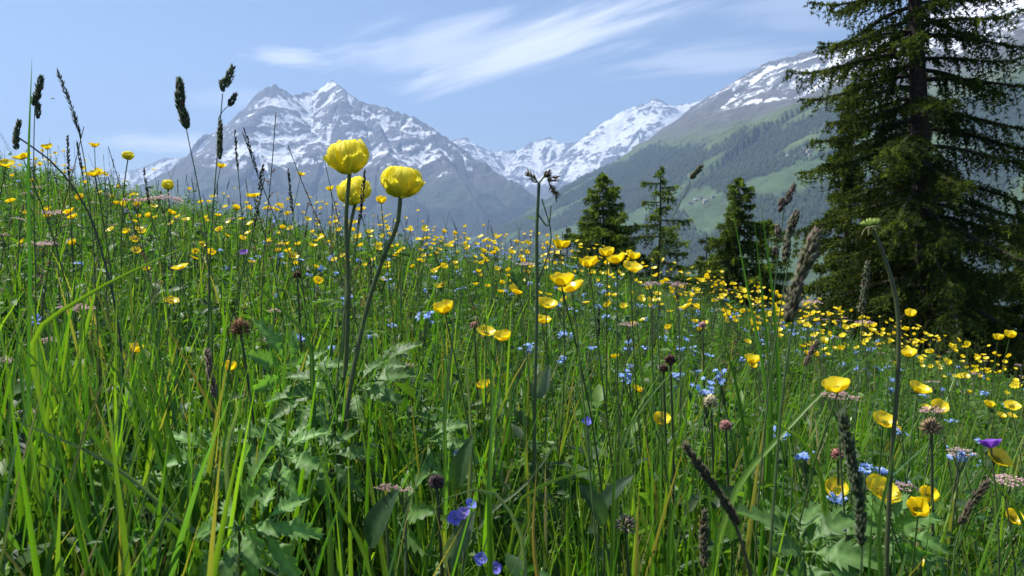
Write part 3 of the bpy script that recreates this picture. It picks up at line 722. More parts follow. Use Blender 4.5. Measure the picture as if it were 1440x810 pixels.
# palmate, toothed leaf
def palm_leaf(mb, o, outdir, up, size, lobes=5, c=(.055, .105, .028), spread=2.3, droop=.25, rs=random, teeth=3):
    o = np.asarray(o, float); f = unit(outdir); s = unit(np.cross(f, up)); up = unit(np.cross(s, f))
    for k in range(lobes):
        a = (k - (lobes - 1) / 2) / max(1, (lobes - 1)) * spread; ll = size * (1 - .28 * abs(k - (lobes - 1) / 2) / ((lobes - 1) / 2 + .01)) * rs.uniform(.9, 1.08)
        d = f * math.cos(a) + s * math.sin(a); w = np.cross(up, d); n = 22; t = np.linspace(0, 1, n)
        hw = ll * (.022 + .225 * np.clip((t - .16) / .45, 0, 1) ** 1.3 * np.clip((1.03 - t) / .5, 0, 1) ** .8)
        saw = (t * (teeth + 3.5)) % 1; hw = hw * (.55 + .75 * saw ** 1.2) * np.where(t > .3, 1, .8)
        lift = rs.uniform(-.1, .25); dz = ll * (lift * t - (droop + rs.uniform(0, .15)) * t ** 2.2)
        mid = o + d * (ll * t)[:, None] + up * dz[:, None] - up * (ll * .012)
        fw = d * (ll * .13 * saw)[:, None]
        pl_ = up * (hw * .34 + ll * .016 * np.sin(t * 38))[:, None]
        rows = np.stack([mid - w * hw[:, None] + pl_ * .75 + fw, mid - w * (hw * .5)[:, None] + pl_ * .72, mid, mid + w * (hw * .5)[:, None] + pl_ * .72, mid + w * hw[:, None] + pl_ * .75 + fw], 1)
        cc = np.broadcast_to(np.asarray(c) * rs.uniform(.85, 1.15), rows.shape).copy(); cc[:, 2] *= 1.45
        grid(mb, rows, cc)

A0 = P(490, 218, .84); B0 = P(565, 254, .82); C0 = P(497, 268, 1.02)
gA, bA = globeflower(A0, (-.12, -.18, 1), .0202, .84, pl([(488, 240, .84), (487, 300, .84), (490, 400, .84), (487, 500, .84), (478, 610, .83), (470, 760, .83)]), 'tallest globeflower, round yellow head nearest the top', 1)
gB, bB = globeflower(B0, (.10, .05, 1), .0202, .74, pl([(567, 275, .82), (559, 315, .82), (540, 360, .82), (517, 430, .82), (497, 520, .81), (482, 620, .80), (474, 760, .80)]), 'flattened yellow globeflower on the curved stem to the right', 2)
gC, bC = globeflower(C0, (-.35, -.55, 1), .0198, .76, pl([(500, 286, 1.03), (492, 320, 1.02), (488, 400, 1.0), (480, 500, .97), (464, 600, .95), (450, 720, .93)]), 'lowest globeflower, tilted head half hidden behind the tall stem', 3, r0=.0026)
# small stem leaves
def stem_leaf(parent, base, at, out, size, lobes, rs, c=(.085, .15, .03)):
    mb = MB(); palm_leaf(mb, at, out, (0, 0, 1), size, lobes, c, 1.6, .2, rs); mb.build('leaf', M['leaf'], parent, loc=base).location = (0, 0, 0)
rs = random.Random(4)
stem_leaf(gB, bB, P(540, 360, .82), (-.8, -.3, .35), .026, 3, rs); stem_leaf(gB, bB, P(540, 360, .82), (.9, -.2, .1), .026, 3, rs); stem_leaf(gB, bB, P(523, 352, .82), (-.5, -.2, .9), .016, 3, rs)
stem_leaf(gA, bA, P(489, 425, .84), (-1, -.2, .2), .036, 3, rs, (.075, .14, .03))
stem_leaf(gB, bB, P(508, 470, .82), (.9, .2, .3), .03, 3, rs)

# leafy globeflower plants
def leaf_plant(label, leaves, root_px, D, seed, group='lobed leaf clumps of globeflower'):
    rs = random.Random(seed); r = P(root_px, 600, D); base = np.array([r[0], r[1], float(gz(r[0], r[1])) - .005])
    e = empty('globeflower_plant', base, label, 'leafy plant', group)
    for (px, py, dd, size, ang, tilt) in leaves:
        q = P(px, py, dd); ms = MB(); tube(ms, spline([base, base * .5 + q * .5 + np.array([0, 0, -.01]), q], 8), .0017, .0011, 6, c=(.07, .10, .03)); st_ = ms.build('stalk', M['stem'], e, loc=base); st_.location = (0, 0, 0)
        out = np.array([math.cos(ang), -.35 + .0 * tilt, math.sin(ang) * .55]); up = np.array([-.45, -tilt * .8 - .1, 1.])
        mb = MB(); palm_leaf(mb, q, out, up, size * 1.0, 6, np.array([.105, .20, .05]) * rs.uniform(.85, 1.25) * (1.25 if D < .63 else 1), 3.9, .30, rs, 4); mb.build('leaf', M['leaf'], st_, loc=base).location = (0, 0, 0)
leaf_plant('big grey green lobed leaves at the bottom left', [(346, 722, .51, .052, 1.45, 1.1), (336, 742, .50, .044, -1.9, 1.0), (364, 738, .52, .042, -.5, .9), (300, 640, .68, .045, 2.5, .8), (395, 640, .66, .045, .7, .9)], 350, .62, 21)
leaf_plant('spreading lobed leaves round the base of the globeflower stems', [(405, 520, .86, .06, 1.9, .8), (420, 530, .86, .055, .3, .8), (500, 545, .84, .06, .4, .8), (470, 545, .82, .055, 2.7, .9), (530, 520, .9, .055, .9, .7), (440, 560, .8, .05, 3.0, .8)], 470, .86, 22)
leaf_plant('paler lobed leaves lower behind the globeflower stems', [(400, 640, .75, .055, 2.2, .8), (430, 610, .8, .055, .6, .8), (455, 640, .75, .05, -.2, .9), (385, 610, .8, .05, 2.8, .7)], 430, .8, 23)
leaf_plant('lobed leaves to the right of the globeflower stems', [(600, 620, .85, .05, .6, .8), (640, 610, .9, .05, 2.4, .7), (620, 640, .8, .045, -.6, .9), (560, 730, .66, .05, 1.3, .9)], 615, .85, 24)
leaf_plant('dark veined lobed leaves at the bottom right', [(1120, 775, .60, .06, .8, .9), (1130, 770, .6, .055, 2.2, .8), (1145, 780, .6, .05, -.4, .9), (1165, 760, .64, .05, .3, .8)], 1125, .66, 25)
leaf_plant('lobed leaves beside the big open buttercups', [(1255, 745, .66, .045, .3, .9), (1240, 755, .66, .045, 1.6, .9), (1300, 760, .7, .045, 2.7, .9)], 1250, .72, 26)
leaf_plant('low lobed leaves at the bottom edge left of centre', [(230, 700, .7, .045, 2.6, .7), (215, 650, .8, .045, .5, .8), (120, 690, .75, .045, 1.1, .8)], 200, .8, 27)

# broad plain leaves (dock or knapweed)
def broad_leaf(px, py, D, L_, W_, ang, label, seed, c=(.06, .11, .04), tilt=.6):
    rs = random.Random(seed); q = P(px, py, D); base = np.array([q[0], q[1] + .02, float(gz(q[0], q[1])) - .005]); n = 12; t = np.linspace(0, 1, n)
    d = unit([math.cos(ang), -.3, math.sin(ang)]); up = unit(np.cross(unit(np.cross(d, [0, -tilt, 1.])), d)); w = np.cross(up, d)
    e = empty('broad_leaf', base, label, 'leaf', 'single broad leaves'); ms = MB(); tube(ms, spline([base, (base + q) / 2, q], 6), .0016, .001, 5, c=(.07, .11, .03)); ms.build('stalk', M['stem'], e, loc=base).location = (0, 0, 0)
    hw = W_ * .5 * np.sin(PI * t ** .8) ** .8 + .0002; mid = q + d * (L_ * t)[:, None] - up * (L_ * .3 * t ** 2)[:, None]
    rows = np.stack([mid + w * (hw * k)[:, None] + up * (hw * abs(k) * .35)[:, None] for k in (-1, -.5, 0, .5, 1)], 1); cc = np.broadcast_to(np.asarray(c), rows.shape).copy(); cc[:, 2] *= 1.5
    mb = MB(); grid(mb, rows, cc); mb.build('blade', M['leaf'], e, loc=base).location = (0, 0, 0)
broad_leaf(752, 560, .80, .035, .018, 1.2, 'pale oval leaf hanging from the tall weed stem', 1, (.13, .16, .12), 2.0)
broad_leaf(628, 800, .62, .05, .016, 1.2, 'pale oblong leaf at the bottom edge under the blue speedwell', 2, (.12, .16, .10), 1.6)
broad_leaf(640, 690, .7, .05, .018, 1.4, 'oval leaf right of the dark seed head', 3)
broad_leaf(850, 740, .62, .04, .017, 1.9, 'dark vetch leaf at the bottom right of centre', 4, (.035, .07, .03))
broad_leaf(842, 720, .63, .04, .014, 1.1, 'upright dark vetch leaf beside its neighbour', 5, (.035, .07, .03))
broad_leaf(10, 560, .8, .04, .02, .6, 'rounded dark leaf at the left frame edge', 6, (.05, .1, .02))
broad_leaf(520, 770, .6, .05, .022, 1.3, 'toothed broad leaf below the pink umbel', 7, (.045, .09, .04))
broad_leaf(1030, 760, .68, .05, .02, 1.7, 'broad leaf beneath the sloping dark seed stalk', 8, (.05, .1, .03))

# ------------------------------------------------------------------ individual blades of grass near the lens
def blade(pts, w, label, c=(.07, .15, .02), tipdry=False, flip=0., root=True):
    p = [P(*q) for q in pts]
    if root:
        q = p[0]; g_ = float(gz(q[0], q[1]))
        if q[2] > g_ + .03: p = [np.array([q[0], q[1], g_])] + p
    base = p[0].copy(); s = spline(p, 22); t = np.linspace(0, 1, 22); T = unit(np.gradient(s, axis=0))
    view = unit(s); wd = unit(np.cross(T, view)); nn = np.cross(wd, T); tw = flip + .5 * np.sin(t * 3 + flip * 5); wd = wd * np.cos(tw)[:, None] + nn * np.sin(tw)[:, None]; nn = np.cross(wd, T)
    hw = w * .5 * np.minimum(1, .6 + 1.5 * t) * (1 - t ** 3) + .0001
    rows = np.stack([s - wd * hw[:, None], s - wd * (hw * .5)[:, None] + nn * (hw * .22)[:, None], s + nn * (hw * .34)[:, None], s + wd * (hw * .5)[:, None] + nn * (hw * .22)[:, None], s + wd * hw[:, None]], 1)
    cc = np.broadcast_to(np.asarray(c), rows.shape).copy(); cc[:, 2] *= 1.15
    if tipdry: cc[-6:] = np.array([.28, .2, .07])
    mb = MB(); grid(mb, rows, cc); o = mb.build('grass_blade', M['grass'], loc=base)
    return tag(o, label, 'grass blade', 'tall near blades of grass')
BL = [
 ([(40, 560, .75), (42, 400, .75), (40, 230, .75), (45, 83, .75)], .0052, 'tallest upright blade against the sky at far left', (.05, .14, .03)),
 ([(440, 560, .8), (430, 470, .8), (390, 430, .8), (300, 330, .8)], .006, 'blade leaning left across the meadow beside the globeflowers', (.06, .13, .03)),
 ([(70, 620, .7), (50, 470, .68), (115, 420, .66), (290, 333, .64)], .0052, 'long pale blade slanting up to the right on the left', (.12, .2, .03)),
 ([(320, 830, .6), (180, 680, .58), (90, 555, .57), (-10, 440, .56)], .0058, 'blade slanting from the left frame edge down to the bottom', (.08, .16, .02)),
 ([(420, 830, .6), (270, 745, .58), (160, 655, .56), (-10, 578, .55)], .0048, 'arching grey green blade crossing the lower left corner', (.12, .17, .08)),
 ([(275, 800, .62), (240, 690, .62), (190, 560, .62), (128, 478, .62)], .0058, 'broad blade leaning left in the lower left clump', (.07, .15, .02)),
 ([(300, 800, .66), (250, 640, .66), (215, 540, .66), (170, 400, .66)], .0056, 'tall blade in the middle of the lower left clump', (.06, .14, .02)),
 ([(340, 800, .7), (310, 650, .7), (250, 530, .7), (180, 430, .7)], .005, 'blade behind the lobed leaves leaning far left', (.09, .18, .02)),
 ([(350, 780, .72), (335, 640, .72), (290, 560, .72), (230, 450, .72)], .0052, 'blade with orange dry tip left of the lobed leaves', (.10, .17, .02), True),
 ([(150, 820, .6), (110, 700, .6), (60, 600, .6), (30, 520, .6)], .0065, 'wide blade near the bottom left corner', (.06, .14, .02)),
 ([(35, 820, .58), (30, 730, .58), (20, 640, .58), (-6, 560, .58)], .007, 'widest blade standing in the bottom left corner', (.05, .13, .02)),
 ([(60, 820, .62), (52, 720, .62), (50, 640, .62), (60, 560, .62)], .005, 'thin upright blade rising from the bottom left corner', (.07, .16, .02)),
 ([(105, 820, .66), (112, 700, .66), (105, 600, .66), (100, 500, .66)], .0052, 'straight blade third from the bottom left corner', (.08, .16, .02)),
 ([(330, 800, .6), (322, 700, .62), (318, 640, .62), (335, 565, .62), (322, 562, .6), (312, 600, .6)], .0062, 'folded grey green blade bent over above the lobed leaves', (.13, .18, .10)),
 ([(505, 760, .6), (470, 700, .6), (450, 640, .6), (438, 600, .6)], .006, 'short broad bright blade at the foot of the globeflowers', (.11, .2, .02)),
 ([(1075, 720, .8), (1078, 560, .8), (1050, 400, .8), (1030, 292, .8)], .0056, 'left blade of the tall tuft right of centre', (.07, .17, .02)),
 ([(1078, 720, .8), (1085, 560, .8), (1072, 420, .8), (1060, 302, .8)], .0045, 'middle blade of the tall tuft right of centre', (.08, .18, .02)),
 ([(1082, 720, .8), (1095, 600, .8), (1088, 430, .8), (1070, 286, .8)], .006, 'right blade of the tall tuft right of centre', (.08, .19, .02)),
 ([(1060, 760, .75), (1050, 640, .75), (1035, 540, .75), (1005, 440, .75)], .0055, 'dark blade leaning left beneath the tall tuft', (.05, .13, .02)),
 ([(690, 830, .6), (688, 680, .6), (692, 560, .62), (682, 440, .64)], .0055, 'straight bright blade rising at the centre', (.09, .19, .02)),
 ([(660, 700, .75), (662, 600, .75), (655, 520, .75), (645, 470, .75)], .005, 'grey pointed blade left of the straight bright blade', (.16, .19, .13)),
 ([(630, 700, .8), (625, 600, .8), (638, 450, .8), (637, 365, .8)], .005, 'faded tall blade behind the side-on buttercup', (.15, .2, .1)),
 ([(740, 830, .56), (728, 740, .56), (690, 690, .56), (630, 700, .56), (606, 722, .56)], .005, 'pale blade arching over like a hoop at bottom centre', (.15, .2, .10)),
 ([(690, 720, .7), (740, 680, .7), (770, 640, .7), (798, 590, .7)], .0052, 'pale bent blade slanting right of centre', (.14, .18, .09)),
 ([(760, 840, .55), (750, 760, .55), (752, 700, .55), (755, 655, .55)], .0058, 'yellowish blurred blade with cut tip at bottom centre', (.14, .22, .02), True),
 ([(800, 840, .55), (798, 760, .55), (797, 720, .55), (798, 690, .55)], .007, 'thick yellow green blade right of the cut one', (.15, .24, .02)),
 ([(720, 760, .66), (735, 700, .66), (770, 680, .66), (900, 645, .66)], .004, 'yellow green blade sloping up to the right of centre', (.13, .21, .03)),
 ([(870, 680, .7), (875, 620, .7), (905, 570, .7), (980, 480, .7), (1005, 440, .7)], .0042, 'long curved thin blade below the brown heads', (.09, .16, .03)),
 ([(1010, 760, .66), (1040, 680, .66), (1100, 610, .66), (1180, 530, .66), (1260, 478, .66)], .0068, 'large bright blade sweeping up right behind the seed heads', (.12, .22, .03)),
 ([(1150, 800, .62), (1160, 700, .62), (1130, 620, .62), (1085, 595, .62), (1040, 640, .62)], .0055, 'bright blade looping over below the tall tuft', (.10, .19, .02)),
 ([(1240, 820, .52), (1236, 740, .52), (1252, 660, .52), (1262, 600, .52)], .006, 'blurred green blade crossing the big open buttercups', (.08, .16, .03)),
 ([(860, 830, .6), (862, 720, .6), (866, 620, .6), (868, 560, .6)], .0045, 'slim upright blade right of bottom centre', (.08, .17, .02)),
 ([(940, 830, .6), (946, 720, .6), (975, 640, .6), (985, 600, .6)], .0062, 'broad blade left of the sloping dark seed stalk', (.09, .18, .02)),
 ([(560, 830, .62), (556, 740, .62), (548, 660, .62), (530, 540, .62)], .0058, 'upright blade right of the globeflower stems', (.07, .15, .02)),
 ([(596, 830, .64), (590, 720, .64), (560, 620, .64), (525, 570, .64)], .0048, 'blade leaning back toward the globeflower stems', (.08, .17, .02)),
 ([(1420, 700, .75), (1380, 650, .75), (1390, 600, .75), (1440, 560, .75)], .0045, 'blade bending to the right frame edge', (.08, .16, .03)),
]
for b in BL: blade(b[0], b[1], b[2], b[3], len(b) > 4, random.Random(hash(b[2]) % 97 if False else len(b[2])).uniform(-.5, .5))

# ------------------------------------------------------------------ seed heads of grasses
def spikelets(mb, C0_, D_, L_, W_, col):
    n = len(C0_); D_ = unit(D_); h = np.where(np.abs(D_[:, 2:3]) < .9, np.array([[0, 0, 1.]]), np.array([[0, 1., 0]])); a = unit(np.cross(D_, h)); b = np.cross(D_, a)
    L_ = np.broadcast_to(np.asarray(L_, float), (n,))[:, None]; W_ = np.broadcast_to(np.asarray(W_, float), (n,))[:, None]
    pts = [C0_] + [C0_ + D_ * L_ * .38 + (a * x + b * y) * W_ for x, y in ((1, 0), (0, .6), (-1, 0), (0, -.6))] + [C0_ + D_ * L_]
    V = np.stack(pts, 1).reshape(-1, 3); f = [(0, 1, 2), (0, 2, 3), (0, 3, 4), (0, 4, 1), (5, 2, 1), (5, 3, 2), (5, 4, 3), (5, 1, 4)]
    F = (np.arange(n)[:, None, None] * 6 + np.array(f)[None]).reshape(-1, 3); mb.add(V, F, np.repeat(col, 6, 0) if np.ndim(col) == 2 else col)

def clump(mb, a, b, R, n, L_, W_, col, rs, jag=.55, tipc=None):
    a = np.asarray(a, float); b = np.asarray(b, float); ax = unit(b - a); B = basis(ax)
    n = int(n * 1.7); W_ = W_ * .8; t = rs.random(n); ang = rs.uniform(0, 2 * PI, n); pr = np.sin(PI * np.clip(t, .03, .97) ** .75) ** .6
    rad = (B[0][None] * np.cos(ang)[:, None] + B[1][None] * np.sin(ang)[:, None]); r = R * pr * rs.uniform(.3, 1, n)
    c = a + (b - a) * t[:, None] * .9 + rad * r[:, None] * .6; d = ax + rad * jag * rs.uniform(.4, 1.2, (n, 1))
    C = np.asarray(col)[None] * rs.uniform(.75, 1.3, (n, 1))
    if tipc is not None: k = rs.random(n) < .18; C[k] = np.asarray(tipc) * rs.uniform(.7, 1.2, (k.sum(), 1))
    spikelets(mb, c, d, L_ * rs.uniform(.7, 1.2, n), W_, C)

def seedgrass(stem, clumps, label, seed, col=(.06, .10, .035), tipc=(.16, .10, .09), r=.0008, name='cocksfoot_stalk', cat='seed head', group='cocksfoot grass seed heads', stemc=(.08, .13, .04), L_=.0048, W_=.0011, branches=()):
    rs = np.random.default_rng(seed); p = [P(*q) for q in stem]; q = p[0]; g_ = float(gz(q[0], q[1]))
    if q[2] > g_ + .02: p = [np.array([q[0], q[1] + .0, g_ - .005])] + p
    base = p[0].copy(); e = empty(name, base, label, cat, group)
    ms = MB(); tube(ms, p, r * 1.2, r * .6, 6, 26, c=stemc)
    for br in branches: tube(ms, [P(*k) for k in br], r * .6, r * .45, 5, 8, c=stemc)
    ms.build('stem', M['stem'], e, loc=base).location = (0, 0, 0)
    for (a, b, R, n) in clumps:
        mb = MB(); clump(mb, P(*a), P(*b), R, n, L_, W_, col, rs, tipc=tipc); mb.build('spikelet_cluster', M['seed'], e, loc=base, smooth=False).location = (0, 0, 0)
    return e
D = .78
seedgrass([(300, 560, D), (296, 420, D), (285, 300, D), (262, 181, D)], [((263, 182, D), (255, 150, D), .0058, 170), ((254, 160, D), (252, 109, D), .0062, 190)], 'single dense dark seed head leaning left against the sky', 1, L_=.0058)
seedgrass([(292, 520, D), (296, 350, D), (303, 250, D), (313, 132, D)], [((309, 225, D), (309, 192, D), .003, 60), ((309, 208, D), (310, 168, D), .0034, 60), ((313, 130, D), (313, 112, D), .0042, 45), ((317, 124, D), (328, 92, D), .005, 100), ((321, 150, D), (332, 133, D), .004, 55)], 'branched seed head with separate green clusters above the left skyline', 2, col=(.075, .12, .05), branches=([(307, 168, D), (312, 158, D), (321, 149, D)],))
D = .8
seedgrass([(52, 540, D), (50, 400, D), (48, 300, D), (48, 180, D), (49, 150, D)], [((53, 168, D), (54, 145, D), .003, 55), ((48, 150, D), (50, 136, D), .0042, 60), ((52, 142, D), (54, 126, D), .0044, 60), ((54, 132, D), (58, 108, D), .0042, 80)], 'knobbly zigzag seed head right of the tallest left blade', 3, col=(.05, .095, .04))
seedgrass([(150, 380, D), (120, 290, D), (70, 225, D), (25, 193, D), (18, 188, D)], [((23, 212, D), (22, 190, D), .0036, 60), ((22, 196, D), (27, 170, D), .0034, 60)], 'curved seed head at far left on a stem bowing right', 4, r=.0013, stemc=(.05, .06, .04))
seedgrass([(1075, 640, .75), (1080, 520, .75), (1090, 400, .75), (1098, 330, .75), (1106, 270, .75)], [((1094, 335, .75), (1094, 318, .75), .003, 40), ((1089, 345, .75), (1091, 357, .75), .0026, 30), ((1096, 300, .75), (1100, 280, .75), .0030, 50), ((1104, 290, .75), (1117, 260, .75), .0036, 80)], 'purplish seed head nearest above the tall tuft', 5, col=(.10, .08, .06), tipc=(.2, .13, .12))
seedgrass([(1070, 660, .62), (1085, 520, .62), (1100, 420, .62), (1112, 350, .62)], [((1104, 370, .62), (1108, 330, .62), .0034, 90), ((1108, 335, .62), (1121, 296, .62), .0038, 110)], 'green purple seed head just right of the purplish one', 6, col=(.09, .10, .05), tipc=(.17, .12, .09))
seedgrass([(1090, 680, .34), (1100, 560, .34), (1112, 470, .34), (1130, 380, .34)], [((1108, 455, .34), (1124, 390, .34), .0034, 110), ((1122, 400, .34), (1150, 325, .34), .0036, 120)], 'blurred feathery seed head left of the seed stalk', 7, col=(.10, .10, .05), tipc=(.2, .13, .11))
seedgrass([(930, 560, .85), (925, 430, .85), (940, 320, .85), (972, 256, .85)], [((970, 252, .85), (978, 243, .85), .0034, 40), ((975, 247, .85), (988, 233, .85), .0038, 50)], 'small seed head leaning right above the open larch', 8, col=(.09, .11, .05))
seedgrass([(1200, 640, .8), (1208, 520, .8), (1213, 450, .8), (1220, 370, .8)], [((1210, 445, .8), (1214, 415, .8), .0048, 80), ((1214, 420, .8), (1221, 366, .8), .0046, 110)], 'slim upright green seed head left of the seed stalk', 9, col=(.08, .10, .045))
seedgrass([(1210, 830, .36), (1212, 760, .36), (1206, 690, .36), (1192, 620, .36)], [((1207, 700, .36), (1198, 645, .36), .0026, 90), ((1197, 655, .36), (1184, 580, .36), .0026, 90), ((1212, 770, .36), (1208, 690, .36), .0022, 70)], 'dark blurred upright seed head at the bottom right', 10, col=(.05, .08, .03), tipc=(.08, .08, .04))
seedgrass([(1060, 830, .42), (1035, 740, .42), (1000, 680, .42), (966, 632, .42)], [((1040, 740, .42), (1010, 690, .42), .0018, 80), ((1012, 695, .42), (960, 622, .42), .002, 100)], 'dark stalk sloping up left at the bottom right of centre', 11, col=(.075, .07, .035), tipc=(.11, .09, .05), r=.0013, stemc=(.06, .06, .03))
seedgrass([(1340, 830, .5), (1345, 760, .5), (1360, 720, .5), (1385, 680, .5)], [((1350, 740, .5), (1366, 708, .5), .002, 50), ((1362, 715, .5), (1390, 676, .5), .0022, 60)], 'brown seed head slanting right near the bottom right corner', 12, col=(.10, .08, .05), tipc=(.14, .10, .06))
seedgrass([(1120, 620, .8), (1128, 560, .8), (1136, 510, .8)], [((1132, 515, .8), (1140, 495, .8), .003, 50), ((1138, 500, .8), (1150, 480, .8), .0034, 60)], 'short pale brown seed head in the right flower drift', 13, col=(.16, .12, .08))
seedgrass([(310, 620, .7), (300, 580, .7), (296, 540, .7)], [((303, 560, .7), (294, 520, .7), .0032, 90), ((295, 530, .7), (291, 490, .7), .003, 80)], 'feathery pale seed head left of the lobed leaves', 14, col=(.2, .15, .11), tipc=(.28, .2, .16))
seedgrass([(225, 800, .62), (215, 740, .62), (208, 700, .62)], [((212, 745, .62), (204, 705, .62), .0048, 110)], 'soft green seed head low among the bottom left blades', 15, col=(.1, .13, .05))
seedgrass([(990, 830, .5), (988, 780, .5), (992, 730, .5)], [((989, 800, .5), (991, 715, .5), .0028, 110)], 'dark narrow upright spike at the bottom right of centre', 16, col=(.08, .075, .04), tipc=(.11, .08, .05))
# the thin needle-like flower stalk in the sky
seedgrass([(135, 420, .8), (128, 300, .8), (116, 210, .8), (100, 145, .8), (80, 99, .8)], [((114, 195, .8), (98, 143, .8), .0010, 46), ((100, 148, .8), (80, 98, .8), .0010, 46)], 'thin straight ryegrass stalk slanting left against the sky', 17, r=.0007, name='ryegrass_stalk', cat='grass stalk', L_=.006, W_=.0007, col=(.05, .08, .05), tipc=(.06, .08, .06))

# sorrel and panicle stalks, spikes along the skyline
def wispy(top, label, group, kind, rs, rn, c, scale=1.):
    base = root_of(top[0], top[1], .09, rs); L_ = top[2] - base[2]
    lean = np.array([rs.uniform(-.16, .16), rs.uniform(-.05, .05), 0]) * L_
    p = spline([base, base * .5 + top * .5 + lean, top], 12); nm = {'sorrel': 'sorrel_stalk', 'spike': 'plantain_spike', 'panicle': 'meadow_grass_stalk'}[kind]
    e = empty(nm, base, label, {'sorrel': 'sorrel', 'spike': 'plantain', 'panicle': 'grass stalk'}[kind], group)
    m1 = MB(); tube(m1, p, .0008, .0005, 4, c=c[0]); m2 = MB()
    if kind == 'spike':
        clump(m2, p[-2], top + np.array([0, 0, .012 * scale]), .0022 * scale, 46, .004, .0011, c[1], rn, .4)
    else:
        k = 14 if kind == 'sorrel' else 10
        for j in range(k):
            t = .62 + .38 * j / k; q = p[int(t * 10)] * (1 - t * 10 % 1) + p[int(t * 10) + 1] * (t * 10 % 1); a = rs.uniform(0, 6.28); ln = (1 - t) * .06 * scale + .004
            tip = q + np.array([math.cos(a) * ln * .6, math.sin(a) * ln * .6, ln * rs.uniform(.3, 1)])
            tube(m1, [q, tip], .0003, .00025, 3, c=c[0], cap=False)
            n = 5; tt = rn.random((n, 1)); spikelets(m2, q + (tip - q) * (tt * .8 + .2), unit(tip - q) + rn.normal(0, .5, (n, 3)), .0028 * scale, .0008 * scale, np.asarray(c[1])[None] * rn.uniform(.7, 1.3, (n, 1)))
    m1.build('stem', M['stem'], e, loc=base).location = (0, 0, 0); m2.build('flower_head', M['seed'], e, loc=base, smooth=False).location = (0, 0, 0)
    return e
rn = np.random.default_rng(77); rs = random.Random(77)
SOR = ((.10, .09, .05), (.30, .13, .08))
for (px, py, d_, lab) in [(388, 158, .9, 'tallest reddish sorrel stalk before the mountain'), (405, 205, 1.0, 'sorrel stalk with branched tip beside the tallest one'), (457, 228, 1.2, 'short pink sorrel tip left of the tallest globeflower'), (118, 178, 1.0, 'orange brown sorrel tip at left below the ryegrass'), (152, 206, 1.1, 'small sorrel tip bending right on the left skyline'), (560, 380, 1.4, 'red sorrel stalk among the crest buttercups'), (655, 400, 1.3, 'brownish sorrel right of the globeflowers'), (1050, 430, 1.3, 'sorrel stalk in the right flower drift')]:
    wispy(P(px, py, d_), lab, 'reddish sorrel stalks', 'sorrel', rs, rn, SOR, 1.3)
for (px, py, d_, lab) in [(341, 186, .95, 'small dark spike high against the mountain foot'), (95, 200, 1.0, 'thin dark spike on the left skyline'), (108, 205, 1.2, 'thin spike beside the left skyline buttercup'), (372, 250, .75, 'large dark ragged spike low before the mountain'), (405, 248, 1.0, 'dark spike between mountain foot and globeflowers'), (514, 250, .8, 'dark spike right behind the tallest globeflower'), (330, 190, 1.1, 'pale green spike left of the tallest sorrel'), (202, 245, 1.1, 'dark spike above the white ridge at left'), (521, 375, 1.0, 'dark plantain head behind the curved stem'), (842, 440, 1.1, 'dark plantain head below the crest cluster')]:
    wispy(P(px, py, d_), lab, 'dark narrow spikes', 'spike', rs, rn, ((.06, .10, .03), (.03, .035, .02)), 1.5 if 'large' in lab else 1.)
def sky_pts(n, r0, r1, hl, seed, umin=-.66, umax=.66):
    q = random.Random(seed); out = []
    for _ in range(n):
        u = q.uniform(umin, umax); y = q.uniform(r0, r1); x = u * y; out.append(np.array([x, y, float(gz(x, y)) + q.uniform(*hl)]))
    return out
for p in sky_pts(80, 1.5, 4.4, (.30, .42), 31): wispy(p, 'thin dark plantain spike rising above the meadow grass', 'plantain spikes across the meadow', 'spike', rs, rn, ((.06, .11, .03), (.05, .055, .03)), rs.uniform(.8, 1.3))
for p in sky_pts(150, 1.2, 4.4, (.30, .46), 32): wispy(p, 'loose branched meadow grass panicle above the meadow', 'meadow grass panicles', 'panicle', rs, rn, ((.08, .13, .04), (.12, .13, .06)), rs.uniform(.8, 1.4))
for p in sky_pts(60, 1.2, 4.2, (.30, .42), 33): wispy(p, 'small rusty sorrel stalk scattered in the meadow', 'scattered small sorrels', 'sorrel', rs, rn, SOR, rs.uniform(.7, 1.1))

# tall weed stem with drooping brown flowers at the centre
e = empty('hawkweed_stem', P(752, 800, .78) * 1.0, 'tall ribbed weed stem topped by drooping brown blossoms at centre', 'weed')
b0 = np.array([P(752, 700, .78)[0], P(752, 700, .78)[1], float(gz(*P(752, 700, .78)[:2])) - .005]); e.location = b0
m1 = MB(); tube(m1, [b0] + pl([(752, 560, .78), (755, 420, .78), (755, 320, .78), (758, 258, .78)]), .0021, .0015, 8, 30, c=(.08, .12, .04)); m1.build('stem', M['stem'], e, loc=b0).location = (0, 0, 0)
for pts in ([(756, 400, .78), (775, 330, .78), (762, 280, .78)], [(758, 258, .78), (748, 248, .78), (739, 242, .78)], [(758, 258, .78), (768, 246, .78), (774, 262, .78), (783, 276, .78)], [(756, 300, .78), (770, 318, .78), (775, 290, .78)]):
    m1 = MB(); tube(m1, pl(pts), .0009, .0006, 5, 10, c=(.09, .13, .04)); br_ = m1.build('branch', M['stem'], e, loc=b0); br_.location = (0, 0, 0)
rn2 = np.random.default_rng(5)
for a, b in (((756, 257, .78), (741, 243, .78)), ((764, 250, .78), (772, 244, .78)), ((775, 258, .78), (784, 279, .78)), ((768, 252, .78), (784, 251, .78))):
    m2 = MB(); clump(m2, P(*a), P(*b), .0026, 26, .006, .0009, (.16, .13, .05), rn2, .8, (.26, .14, .08)); m2.build('blossom', M['seed'], e, loc=b0, smooth=False).location = (0, 0, 0)
m2 = MB(); palm_leaf(m2, P(756, 309, .78), (-.9, -.2, .3), (0, 0, 1), .012, 3, (.12, .2, .03), 1.6, .1, rs); m2.build('leaf', M['leaf'], e, loc=b0).location = (0, 0, 0)
